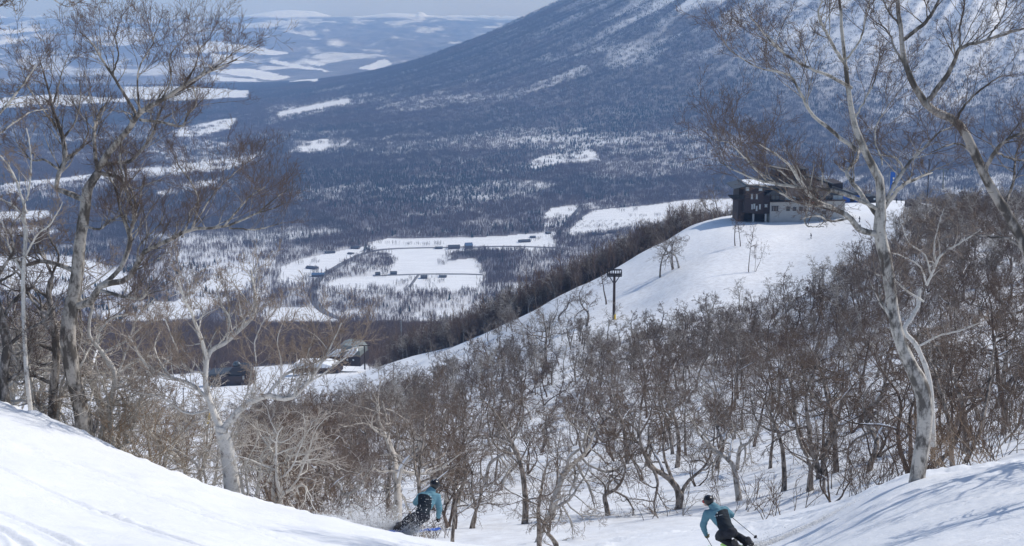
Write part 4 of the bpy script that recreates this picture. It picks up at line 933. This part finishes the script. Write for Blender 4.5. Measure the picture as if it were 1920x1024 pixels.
# ---------------------------------------------------------------- base area below
def base_hall():
    D = 640.0; v = at(640, 680, D); k = D/F; r = empty('base_hall', v, -.15); tag(r, 'low base hall with a rounded snow-covered roof and pale green gable', 'hall')
    Sh().prism([(-42*k, -1.5), (38*k, -1.5), (38*k, 12*k), (-42*k, 12*k)], 0, 16).done('wall', M['dark_wood'], r)
    Sh().prism([(-26*k, 12.1*k), (36*k, 12.1*k), (36*k, 22*k), (28*k, 31*k), (4*k, 34*k), (-8*k, 30*k)], 1, 15).done('gable', M['green_steel'], r)
    Sh().prism([(-28*k, 12.2*k), (-4*k, 12.2*k), (2*k, 27*k), (-10*k, 25*k)], -.6, .9).prism([(4*k, 12.4*k), (22*k, 12.4*k), (33*k, 24*k), (31*k, 31*k), (20*k, 29*k)], -.6, .9).done('roof_snow', M['roof_snow'], r)
    Sh().prism([(-80*k, 1*k), (-2*k, 3*k), (-2*k, 7*k), (-20*k, 11*k), (-76*k, 9*k)], -14, -3).done('annex_roof_snow', M['roof_snow'], r)
    Sh().prism([(-74*k, -2), (8*k, -2), (8*k, 1*k), (-74*k, .2*k)], -13, -4).done('annex_wall', M['dark_wood'], r)
    q = Sh(); [q.box((x*k, -.1, 6*k), (3*k, .2, 3*k)) for x in (-34, -24, -12, 0, 12, 24)]; q.done('window', M['pale_glass'], r)
base_hall()
def station():
    D = 600.0; v = at(440, 716, D); k = D/F; r = empty('lift_station', v, -.1); tag(r, 'dark lift base station with a domed cover beyond the cream birch', 'lift station')
    Sh().prism([(-60*k, -2), (28*k, -2), (28*k, 12*k), (-60*k, 9*k)], 0, 10).done('wall', M['rust_iron'], r)
    Sh().prism([(-62*k, 9.2*k), (-16*k, 11*k), (-16*k, 17*k), (-58*k, 13*k)], -.5, 11).done('roof', M['roof'], r)
    Sh().prism([(-12*k, 12.2*k), (26*k, 12.2*k), (24*k, 24*k), (14*k, 29*k), (-4*k, 27*k), (-12*k, 20*k)], .5, 9.5).done('machine_house', M['black_iron'], r)
    Sh().box((18*k, -.4, 9*k), (3*k, .8, 6*k)).done('door', M['galv'], r)
    Sh().ball((0, 4, 30*k), 8*k, (1, .8, .8)).done('cover', M['glass'], r, True)
station()

# ---------------------------------------------------------------- bamboo marker with pink tape
def marker():
    v = hit(566, 955, 30); d = v.y; H = 137/F*d; r = empty('marker_pole', v); tag(r, 'thin bamboo marker pole with pink tape at the snow bank edge', 'marker pole')
    q = Sh(); n = 9
    for i in range(n): q.rod((.07*i/n, 0, -.3+(H+.3)*i/n), (.07*(i+1)/n, 0, -.3+(H+.3)*(i+1)/n), .022, .018, 8); q.rod((.07*i/n, 0, -.31+(H+.3)*i/n), (.07*i/n, 0, -.28+(H+.3)*i/n), .027, None, 8)
    q.done('cane', M['bamboo'], r)
    q = Sh(); zz = H*.68; q.rod((.05, 0, zz-.04), (.05, 0, zz+.04), .035, None, 8); q.poly([(.05, -.03, zz), (-.06, -.05, zz-.14), (-.02, -.05, zz-.2), (.06, -.03, zz-.03)]); q.poly([(.05, -.03, zz+.02), (.14, -.05, zz-.1), (.10, -.05, zz-.16)]); q.rod((.05, 0, zz+.14), (.05, 0, zz+.2), .032, None, 8)
    q.done('tape', M['pink'], r)
marker()
# ---------------------------------------------------------------- blue banner tower and sheds by the lodge
v = at(1672, 374, 520); r = empty('banner_tower', v); tag(r, 'tall narrow blue banner with white marks behind the white birch', 'banner')
k = 520/F
Sh().box((0, 0, 30*k), (9*k, .3, 44*k)).done('banner', M['blue'], r); Sh().rod((-5.5*k, 0, 0), (-5.5*k, 0, 54*k), .15).rod((5.5*k, 0, 0), (5.5*k, 0, 54*k), .15).done('pole', M['galv'], r)
q = Sh()
for i in range(5): q.box((1.5*k, -.22, (14+6.5*i)*k), (3.0*k, .06, 3.2*k)); q.box((1.5*k, -.24, (14+6.5*i)*k), (.8*k, .05, 4.6*k))
q.done('letters', M['cream'], r)
def shed(px, py, d, wpx, hpx, label, wall, roof, name='ski_shed', cat='shed', dp=6):
    k = d/F; r = empty(name, at(px, py, d)); tag(r, label, cat); w = wpx*k/2; h = hpx*k
    Sh().box((0, dp/2, h/2-.6), (2*w, dp, h+1.2)).done('wall', M[wall], r); Sh().prism([(-w*1.1, h+.02), (w*1.1, h+.02), (0, h+w*.35)], -.4, dp+.4).done('roof', M[roof], r)
    Sh().box((-w*.3, -.03, h*.4), (w*.5, .08, h*.7)).done('door', M['black_iron'], r); Sh().box((w*.45, -.03, h*.55), (w*.45, .08, h*.35)).done('window', M['pale_glass'], r); return r
shed(1603, 379, 505, 34, 13, 'blue shed beside the lodge at the run top', 'blue', 'roof')
shed(1636, 378, 500, 16, 9, 'small dark hut next to the blue shed', 'black_iron', 'roof')
shed(1716, 393, 470, 22, 13, 'dark timber hut half hidden by the right-hand wood', 'dark_wood', 'dark_wood')

# ---------------------------------------------------------------- farms on the plain
FARM = [(245/2.56+500+0,520,24,7,'blue tin-roofed barn beside the road bend on the plain'),(582,505,22,5,'long low shed in front of the blue tin-roofed barn'),
 (852,468,22,7,'farmhouse at the end of the hedged upper field'),(880,468,14,11,'tall barn standing among farm trees on the upper road'),(823,468,14,4,'low grey shed beside the upper road farmhouse'),
 (620,476,18,4,'long roadside shed under the woods edge'),(665,468,16,5,'farmhouse by the road junction at the woods edge'),(709,517,9,6,'small round-treed farmhouse in the middle of the lower field'),
 (738,516,13,6,'dark square barn in the middle of the lower field'),(795,524,13,6,'farmhouse in the tree clump on the lower field'),(830,521,14,4,'low sheds next to the farm tree clump'),
 (985,455,22,5,'long farm shed by the straight avenue'),(1030,440,8,4,'tiny cabin beside the straight avenue'),(1120,442,26,4,'row of low farm sheds under the right field'),(1150,438,18,5,'farmhouse under the right field'),(655,478,10,3,'small pale hut by the roadside'),(1000,447,10,4,'small hut at the avenue corner')]
_mod = {}
for i, (px, py, w, h, lab) in enumerate(FARM):
    v = hit(px, py, 1400, 9000); k = v.y/F; r = empty('farm_building', v, random.uniform(-.5, .5)); tag(r, lab, 'farm building', 'farm buildings on the plain')
    W, H = w*k/2, h*k*.62
    Sh().box((0, 5, H/2-.5), (2*W, 10, H+1)).done('wall', M['farm_wall'], r)
    Sh().prism([(-1, H), (11, H), (5, H+h*k*.45)], -W*1.03, W*1.03, 'X').done('roof', M['farm_blue' if i in (0, 3) else 'roof'], r)
# roads
def road(name, pts, w, lift=.9, mat='asphalt', d0=1400):
    P = []
    for a, b in zip(pts[:-1], pts[1:]):
        A, B = hit(*a, d0, 12000), hit(*b, d0, 12000); n = max(2, int((A-B).length/25))
        for i in range(n): P.append(A.lerp(B, i/n))
    P.append(hit(*pts[-1], d0, 12000)); P = np.array([(p.x, p.y) for p in P])
    for _ in range(6): P[1:-1] = (P[:-2]+2*P[1:-1]+P[2:])/4
    T = unit(np.gradient(P, axis=0)); Nn = np.c_[-T[:, 1], T[:, 0]]; rows = []
    for s in (-1, -.5, 0, .5, 1): q = P+Nn*s*w/2; rows.append(np.c_[q, Zf(q[:, 0], q[:, 1])+lift])
    V = np.stack(rows, 1); top = V[..., 2].max(1); V[..., 2] = top[:, None]; V[:, 0, 2] -= lift; V[:, -1, 2] -= lift
    i_ = np.arange(V.shape[0]*5).reshape(-1, 5); Q = np.stack([i_[:-1, :-1], i_[:-1, 1:], i_[1:, 1:], i_[1:, :-1]], -1).reshape(-1, 4)
    o = link(name, mesh_from(name, V.reshape(-1, 3), Q, mats=[M[mat]])); tag(o, kind='structure')
road('road', [(1052,466),(990,461),(900,464),(800,466),(735,466),(695,468),(670,480),(640,495),(612,512),(592,528),(584,545),(585,562),(592,580),(620,595),(660,605),(700,611)], 12)
road('avenue_road', [(1040,450),(1052,432),(1068,412),(1082,396),(1090,386)], 9)
road('farm_road', [(700,519),(760,514),(840,514),(905,516)], 7)
road('farm_road', [(785,515),(775,528),(768,540)], 5)

# hedgerows, orchard rows and clumps among the fields
def row_trees(name, lines, step, sc, protos, jit=4):
    P = []; rg = np.random.default_rng(len(lines)*7+1)
    for L in lines:
        for a, b in zip(L[:-1], L[1:]):
            A, B = hit(*a, 1400, 12000), hit(*b, 1400, 12000); n = max(1, int((A-B).length/step))
            for i in range(n):
                q = A.lerp(B, (i+rg.random())/n); x_, y_ = q.x+rg.normal(0, jit), q.y+rg.normal(0, jit); P.append((x_, y_, zat(x_, y_)))
    scatter(name, np.array(P), rg.uniform(0, 6.28, len(P)), rg.uniform(.7, 1.2, len(P))*sc, protos)
row_trees('hedgerow_trees', [[(690,472),(735,488),(720,520)],[(640,500),(735,500)],[(645,508),(730,512)],[(660,494),(740,492)],[(845,468),(900,474),(960,474)],[(865,480),(960,486)],[(880,490),(950,496)],[(900,500),(925,540)],[(795,521),(840,521)],[(798,527),(835,526)],[(800,530),(832,530)],[(770,524),(745,540)],[(820,500),(850,476)],
  [(1045,448),(1092,386)],[(1085,400),(1112,398)],[(1090,406),(1108,404)],[(1158,398),(1190,397)],[(1158,394),(1190,393)],[(1095,428),(1220,424)],[(1110,436),(1200,432)],[(1180,407),(1240,406)],[(1240,405),(1330,402)],[(1280,408),(1380,400)],[(690,457),(840,461)],[(610,545),(700,540),(900,548),(960,545)],[(600,553),(760,548),(900,556),(980,552)],[(540,500),(600,492)],[(985,455),(1030,446)],[(560,530),(600,505)]], 13, .75, STANDS)
row_trees('orchard_rows', [[(1078+i*14, 431-i*.6),(1100+i*13.2, 415-i*.4)] for i in range(14)], 16, .30, STANDS, 1.0)
# ---------------------------------------------------------------- people
M['teal'] = plain('teal_jacket', (.115,.25,.315), .75, .10, 9)
M['navy'] = plain('navy_panel', (.012,.020,.030), .8, .2, 9)
M['trouser'] = plain('dark_trousers', (.022,.025,.035), .8, .25, 9)
M['skin'] = plain('skin', (.52,.33,.25), .5, .05, 9)
M['helmet'] = plain('black_helmet', (.012,.012,.015), .25, .1, 5, .5)
M['boot'] = plain('boot_shell', (.05,.05,.055), .4, .2, 9)
M['glove'] = plain('dark_glove', (.018,.018,.022), .7, .2, 9)
M['tan_glove'] = plain('olive_glove', (.14,.13,.07), .7, .2, 9)
M['lens'] = plain('red_goggle_lens', (.45,.05,.04), .15, .1, 5, .6)
M['ski_blue'] = plain('blue_ski', (.05,.12,.45), .3, .1, 5)
M['ski_green'] = plain('lime_ski', (.35,.62,.18), .3, .1, 5)
M['white_print'] = plain('white_print', (.55,.60,.62), .7, .05, 5)
M['hair'] = plain('brown_hair', (.05,.03,.02), .8, .2, 9)
class Flesh:
    """tapered limbs and lumps fused into ONE skin"""
    def __init__(s): s.bm = bmesh.new()
    def ball(s, c, r, rot=None):
        q = bmesh.ops.create_uvsphere(s.bm, u_segments=16, v_segments=10, radius=1)
        r = (r, r, r) if isinstance(r, (int, float)) else r
        bmesh.ops.transform(s.bm, matrix=Matrix.Translation(c) @ (rot or Matrix.Identity(4)) @ Matrix.Diagonal((*r, 1)), verts=q['verts']); return s
    def limb(s, pts, flat=None):
        for (a, ra), (b, rb) in zip(pts[:-1], pts[1:]):
            a, b = Vector(a), Vector(b); d = b-a
            q = bmesh.ops.create_cone(s.bm, cap_ends=True, segments=16, radius1=ra, radius2=rb, depth=d.length)
            bmesh.ops.transform(s.bm, matrix=Matrix.Translation((a+b)/2) @ d.to_track_quat('Z', 'Y').to_matrix().to_4x4(), verts=q['verts'])
        for p, r in pts: s.ball(p, r*.995)
        return s
    def done(s, name, mats, parent, vox=.013, it=3, fold=0.0, pick=None):
        me = bpy.data.meshes.new(name); s.bm.to_mesh(me); s.bm.free(); o = bpy.data.objects.new(name, me); COL.objects.link(o)
        m = o.modifiers.new('r', 'REMESH'); m.mode = 'VOXEL'; m.voxel_size = vox; m.use_smooth_shade = True
        m2 = o.modifiers.new('s', 'SMOOTH'); m2.factor = .6; m2.iterations = it
        dg = bpy.context.evaluated_depsgraph_get(); dg.update(); me2 = bpy.data.meshes.new_from_object(o.evaluated_get(dg)); o.modifiers.clear(); o.data = me2; me2.name = name
        n = len(me2.vertices); V = np.empty(n*3, np.float32); me2.vertices.foreach_get('co', V); V = V.reshape(-1, 3)
        if fold:      # cloth creases
            N = np.empty(n*3, np.float32); me2.vertices.foreach_get('normal', N); N = N.reshape(-1, 3)
            w = fbm(V[:, 0]*9+V[:, 2]*14, V[:, 1]*9+V[:, 2]*22, 7, 3)-.5; V += N*(w*fold)[:, None]; me2.vertices.foreach_set('co', V.ravel())
        me2.materials.clear()
        for q in mats: me2.materials.append(q)
        if pick:
            for f in me2.polygons: f.material_index = pick(f.center, f.normal)
        me2.polygons.foreach_set('use_smooth', np.ones(len(me2.polygons), bool)); o.parent = parent; return o
def lerp(a, b, t): return tuple(a[i]+(b[i]-a[i])*t for i in range(3))
def hand(F_, wrist, d, side, r=1.0, glove=1.3, grip=True):
    """palm, four unequal bent fingers and a thumb closing on a pole"""
    w = Vector(wrist); d = Vector(d).normalized(); s = Vector(side).normalized(); n = d.cross(s).normalized()
    pc = w+d*.05; F_.limb([(w, .030*glove), (pc, .036*glove)]); F_.ball(pc+d*.025, .033*glove)
    for i, (o, L) in enumerate(((-.03, .036), (-.01, .042), (.01, .040), (.03, .032))):
        k = pc+d*.045+s*o*glove; j = k+d*L*.5+n*L*.7; e = j-d*L*.55+n*L*.45
        F_.limb([(k, .0105*glove), (j, .0095*glove), (e, .0085*glove)])
    t0 = w+d*.03-s*.032*glove; t1 = t0-s*.022+n*.026+d*.01; F_.limb([(t0, .013*glove), (t1, .011*glove), (t1+n*.022+s*.012, .0095*glove)])
def skier(base, J, label, jacket, glove, ski, rz=0.0, lens=False, ski_dir=(1, 0, 0), tilt=(0, 0, 1)):
    r = empty('person', base, rz); tag(r, label, 'skier')
    P = {k: Vector(v) for k, v in J.items() if k != 'off'}; up = (P['neck']-P['pelvis']).normalized(); rt = (P['sr']-P['sl']).normalized(); bk = -(up.cross(rt)*-1).normalized()
    if bk.y > 0: bk = -bk
    T = lambda w, u, b: P['pelvis']+(P['neck']-P['pelvis'])*w+rt*u+bk*b
    # body
    b = Flesh(); b.limb([(P['pelvis'], .12), (T(.5, 0, 0), .12), (T(.9, 0, 0), .10), (P['neck'], .055), (P['head'], .06)])
    b.ball(P['head'], (.078, .098, .115)); hd = Vector(J['look']).normalized(); b.ball(P['head']+hd*.095+Vector((0, 0, -.015)), .018); b.ball(P['head']+hd*.06+Vector((0, 0, -.06)), .045)
    for s_ in ('l', 'r'):
        b.limb([(P['s'+s_], .055), (P['e'+s_], .04), (P['w'+s_], .03)]); b.limb([(P['h'+s_], .085), (P['k'+s_], .055), (P['f'+s_], .045)])
    b.done('body', [M['skin']], r, .016, 2)
    # jacket
    j = Flesh(); j.limb([(P['pelvis']+up*.02, .165), (T(.35, 0, 0), .158), (T(.7, 0, 0), .17), (T(.93, 0, .0), .12)])
    for s_, q in (('l', -1), ('r', 1)):
        j.limb([(T(.45, q*.06, 0), .13), (T(.82, q*.10, 0), .125), (P['s'+s_], .092)]); j.limb([(P['s'+s_], .092), (lerp(P['s'+s_], P['e'+s_], .5), .083), (P['e'+s_], .074), (lerp(P['e'+s_], P['w'+s_], .6), .062), (P['w'+s_], .052)])
    j.limb([(T(.92, 0, .02), .10), (P['neck']+bk*.03, .098), (lerp(P['neck'], P['head'], .45), .095)]); j.ball(P['neck']+bk*.055-up*.01, (.11, .075, .07))
    def pick(c, n):
        v = c-P['pelvis']-rt*J.get('off', 0)*.045; h = v.dot(up)/(P['neck']-P['pelvis']).length; u = abs(v.dot(rt)); back = n.dot(bk)
        wid = .155 if h > .3 else .30
        on = back > .12 and h < .80-.3*(u/.14)**3*.2 and u < wid
        return 1 if on or h < -.02 else 0
    jo = j.done('jacket', [M[jacket], M['navy']], r, .0125, 3, .022, pick)
    q = Sh(); c = T(.62, J.get('off', 0)*.05, .168); x = rt; y2 = up
    for i in range(9):
        if i in (4,): continue
        a_ = c+x*(-.085+.02*i)+y2*.0; q.box(a_, (.011, .006, .012 if i % 3 else .017))
    q.ball(T(.74, J.get('off', 0)*.05, .168), .014); q.done('back_print', M['white_print'], jo)
    # trousers
    t = Flesh(); t.limb([(P['pelvis']-up*.02, .165), (P['pelvis']+up*.07, .15)])
    for s_ in 'lr': t.limb([(P['h'+s_], .128), (lerp(P['h'+s_], P['k'+s_], .55), .112), (P['k'+s_], .092), (lerp(P['k'+s_], P['f'+s_], .45), .088), (lerp(P['k'+s_], P['f'+s_], .92), .098)])
    t.done('trousers', [M['trouser']], r, .0135, 3, .024)
    # boots on skis
    sd = Vector(ski_dir).normalized(); tn = (Vector(tilt)-sd*Vector(tilt).dot(sd)).normalized(); wd = sd.cross(tn)
    B = Matrix((sd, wd, tn)).transposed().to_4x4()
    for s_ in 'lr':
        f = P['f'+s_]; q = Flesh(); q.limb([(f+tn*.12, .07), (f+tn*.01, .066), (f+sd*.13-tn*.02, .05)]); q.ball(f-sd*.04, .062); bo = q.done('boot', [M['boot']], r, .012, 2)
        k = Sh()
        for i in range(14):
            u0, u1 = -.72+i*.108, -.72+(i+1)*.108; wv = lambda u: .034+.014*abs(u)**1.5 if u < .7 else .03
            z = lambda u: .0+(.9*(u-.62)**2 if u > .62 else 0)
            A = [f+sd*u0-wd*wv(u0)+tn*(z(u0)-.075), f+sd*u0+wd*wv(u0)+tn*(z(u0)-.075), f+sd*u1+wd*wv(u1)+tn*(z(u1)-.075), f+sd*u1-wd*wv(u1)+tn*(z(u1)-.075)]
            k.poly(A); k.poly([a-tn*.012 for a in A][::-1]); k.poly([A[1], A[2], A[2]-tn*.012, A[1]-tn*.012]); k.poly([A[0], A[3], A[3]-tn*.012, A[0]-tn*.012])
        so = k.done('ski', M[ski], r); z_ = Sh(); m = Matrix.Translation(f-tn*.055) @ B
        z_.box((0, 0, 0), (.09, .055, .03)); z_.box((.17, 0, 0), (.07, .05, .03)); z_.box((-.13, 0, 0), (.06, .05, .035)); bmesh.ops.transform(z_.bm, matrix=m, verts=z_.bm.verts[:]); z_.done('binding', M['black_iron'], so)
    # gloves, helmet, goggles
    for s_, q_ in (('l', -1), ('r', 1)):
        g = Flesh(); d = P['w'+s_]-P['e'+s_]; g.limb([(P['w'+s_]-d.normalized()*.02, .05), (P['w'+s_]+d.normalized()*.02, .046)]); hand(g, P['w'+s_], d, rt*q_*.6+Vector((0, .8, 0))); g.done('glove', [M[glove]], r, .0085, 1)
    h = Flesh(); look = hd; h.ball(P['head']+Vector((0, 0, .025))-look*.012, (.118, .135, .122)); h.ball(P['head']-look*.045-Vector((0, 0, .03)), (.09, .085, .085))
    ho = h.done('helmet', [M['helmet']], r, .011, 2)
    q = Sh(); side = look.cross(Vector((0, 0, 1))).normalized()
    for i in range(3): q.box(P['head']-look*(.06-.05*i)+Vector((0, 0, .143-.012*abs(i-1))), (.012, .05, .012), math.atan2(look.y, look.x)+1.57)
    q.done('vent', M['galv'], ho)
    q = Flesh(); 
    for i in range(7):
        a_ = (i-3)/3*.95; dv = look*math.cos(a_)+side*math.sin(a_); q.ball(P['head']+dv*.105+Vector((0, 0, .008)), (.03, .03, .036))
    q.done('goggles', [M['lens'] if lens else M['helmet']], r, .009, 1)
    return r
def ski_pole(root, a, b, label):
    a, b = Vector(a), Vector(b); r = empty('ski_pole', root.location+a); tag(r, label, 'ski pole', 'ski poles in the skiers hands'); d = (b-a)
    Sh().rod((0, 0, 0), d, .0085, .006, 8).done('shaft', M['black_iron'], r); u = d.normalized(); Sh().rod(u*-.06, u*.09, .016, .013, 8).done('grip', M['glove'], r)
    Sh().rod(d*.93, d*.94, .045, .04, 10).done('basket', M['black_iron'], r)
g1 = at(786, 1000, 31.0); g1.z = zat(g1.x, 31.0)+.09
k1 = 31.0/30.0
S1 = dict(off=1.4, pelvis=(.06,.0,.46), neck=(.22,.32,.86), head=(.35,.43,1.02), look=(.45,.85,-.25), sl=(.02,.27,.80), sr=(.40,.30,.78), el=(-.10,.42,.60), er=(.45,.30,.50), wl=(-.04,.62,.52), wr=(.42,.38,.27),
          hl=(-.03,.0,.42), hr=(.13,.02,.42), kl=(-.24,.27,.27), kr=(.12,.36,.28), fl=(-.50,-.04,.13), fr=(-.16,.06,.13))
p1 = skier(g1, S1, 'skier in a teal jacket with a black helmet carving off the snow bank', 'teal', 'glove', 'ski_blue', 0, False, (.80,.58,-.17), (.45,-.1,.9))
ski_pole(p1, (-.04,.66,.50), (-.55,-.30,.22), 'ski pole trailing behind the first skier on the bank side'); ski_pole(p1, (.42,.42,.22), (.02,.30,.02), 'ski pole under the right glove of the first skier')
g2 = hit(1387, 1034, 20); print('skier2 ground', tuple(g2)); 
S2 = dict(off=-1.0, pelvis=(-.27,.0,.47), neck=(-.50,.30,.86), head=(-.66,.40,1.00), look=(-.75,.62,-.2), sl=(-.70,.26,.76), sr=(-.30,.28,.84), el=(-.78,.24,.50), er=(-.14,.42,.68), wl=(-.70,.34,.27), wr=(-.16,.64,.62),
          hl=(-.36,.0,.42), hr=(-.19,.02,.43), kl=(-.42,.30,.22), kr=(-.10,.30,.30), fl=(-.08,-.02,.12), fr=(.22,.02,.16))
p2 = skier(g2, S2, 'skier in a teal jacket and dark helmet with red goggles leaning towards the bank', 'teal', 'tan_glove', 'ski_green', 0, True, (-.72,.66,-.2), (-.45,-.1,.9))
ski_pole(p2, (-.70,.38,.22), (-.52,.05,-.05), 'ski pole planted by the skier with red goggles'); ski_pole(p2, (-.16,.68,.60), (.35,-.15,.35), 'ski pole tucked behind the skier with red goggles')
# powder thrown up by the edges
def spray(c, n, d, spread, seed, name='snow_spray'):
    rg = np.random.default_rng(seed); t = rg.random(n)**1.6; P = np.array(c)[None]+np.array(d)[None]*t[:, None]+rg.normal(0, 1, (n, 3))*np.array(spread)[None]*(.3+t[:, None])
    P[:, 2] = np.maximum(P[:, 2], Zf(P[:, 0], P[:, 1])+.005+.05*rg.random(n)); s = rg.uniform(.002, .0075, n)*(1+1.2*(rg.random(n) > .96))
    tet = np.array([(1,1,1),(1,-1,-1),(-1,1,-1),(-1,-1,1)])*.9; V = (P[:, None]+tet[None]*s[:, None, None]).reshape(-1, 3)
    i = np.arange(n)[:, None]*4; Q = np.concatenate([i+np.array(q)[None] for q in ((0,1,2),(0,3,1),(0,2,3),(1,3,2))])
    tag(link(name, mesh_from(name, V, Q, smooth_=False, mats=[M['roof_snow']])), kind='stuff')
spray(g1+Vector((-.3,.0,.05)), 16000, (-1.5,.5,.30), (.38,.22,.17), 1)
spray(g1+Vector((0,-.1,.1)), 1200, (-.2,-.1,.45), (.28,.12,.18), 2)
spray(g2+Vector((.1,.0,.02)), 14000, (1.9,.3,.10), (.4,.3,.12), 3)
# far skiers
def tiny(px, py, d, label, mat, rz, group, crouch=0.0, shadow=True):
    v = hit(px, py, d*.8, d*1.6) if d else hit(px, py, 60); r = empty('person', v, rz); tag(r, label, 'skier', group); c = crouch
    b = Flesh(); b.limb([((0,0,.95-c), .12), ((0,.05,1.2-c), .14), ((0,.12,1.42-c), .12), ((0,.14,1.52-c), .06), ((0,.16,1.62-c), .09)]); b.ball((0,.17,1.66-c), (.10,.11,.13))
    for s in (-1, 1): b.limb([((s*.1,0,.93-c), .10), ((s*.12,.1,.5-c*.4), .08), ((s*.13,0,.08), .07)]); b.limb([((s*.2,.1,1.4-c), .07), ((s*.3,.12,1.12-c), .055), ((s*.26,.36,1.02-c), .045)])
    b.done('body', [M['trouser']], r, .03, 2)
    j = Flesh(); j.limb([((0,.0,.95-c), .16), ((0,.06,1.22-c), .17), ((0,.12,1.42-c), .14)]); [j.limb([((s*.2,.1,1.4-c), .085), ((s*.3,.12,1.12-c), .07), ((s*.26,.34,1.03-c), .06)]) for s in (-1, 1)]; j.done('jacket', [M[mat]], r, .03, 2)
    k = Sh(); k.box((-.13, .1, .02), (.1, 1.7, .03)); k.box((.13, .1, .02), (.1, 1.7, .03)); k.done('skis', M['black_iron'], r)
    k = Sh(); k.rod((-.27,.4,1.02-c), (-.4,.1,.0), .015); k.rod((.27,.4,1.02-c), (.4,.1,.0), .015); k.done('ski_poles', M['galv'], r)
tiny(1521, 450, 0, 'lone tiny skier crossing the bright run below the lodge', 'navy', 1.2, None)
tiny(1612, 417, 0, 'tiny skier high on the run against the white birch trunk, upper of two', 'navy', .8, None)
tiny(1613, 432, 0, 'tiny skier on the run against the white birch trunk, lower of two', 'trouser', .8, None)
for i, (px, lab, mm) in enumerate(((1681,'navy','navy'),(1690,'dark','trouser'),(1709,'blue','blue'),(1727,'grey','trouser'),(1648,'black','navy'))):
    tiny(px, 381, 470, ['dark-clad person standing at the top of the run nearest the birch trunk','person in black beside a gear rack at the top of the run','blue-clad person waiting at the top of the run','person in grey at the edge of the right wood','black-clad person near the small hut by the lodge'][i], mm, i*1.1, 'people at the top of the run')
# ---------------------------------------------------------------- the air between here and the far hills
def haze():
    x0, x1, y0, y1, z0, z1 = -24000, 25500, -60, 25000, float(GZ.min())-1, max(1250.0, float(GZ.max())+5)
    V = [(x, y, z) for x in (x0, x1) for y in (y0, y1) for z in (z0, z1)]
    Q = [(0,1,3,2),(4,6,7,5),(0,4,5,1),(2,3,7,6),(0,2,6,4),(1,5,7,3)]
    m = bpy.data.materials.new('haze'); m.use_nodes = True; t = m.node_tree
    t.nodes.remove(t.nodes['Principled BSDF']); pv = t.nodes.new('ShaderNodeVolumePrincipled')
    pv.inputs['Color'].default_value = (.31, .55, 1.0, 1); pv.inputs['Absorption Color'].default_value = (.45, .45, .45, 1); pv.inputs['Density'].default_value = HAZE; pv.inputs['Anisotropy'].default_value = 0.0
    t.links.new(pv.outputs[0], t.nodes['Material Output'].inputs['Volume'])
    tag(link('haze', mesh_from('haze', V, Q, smooth_=False, mats=[m])), kind='stuff')
HAZE = 8.0e-5
haze()
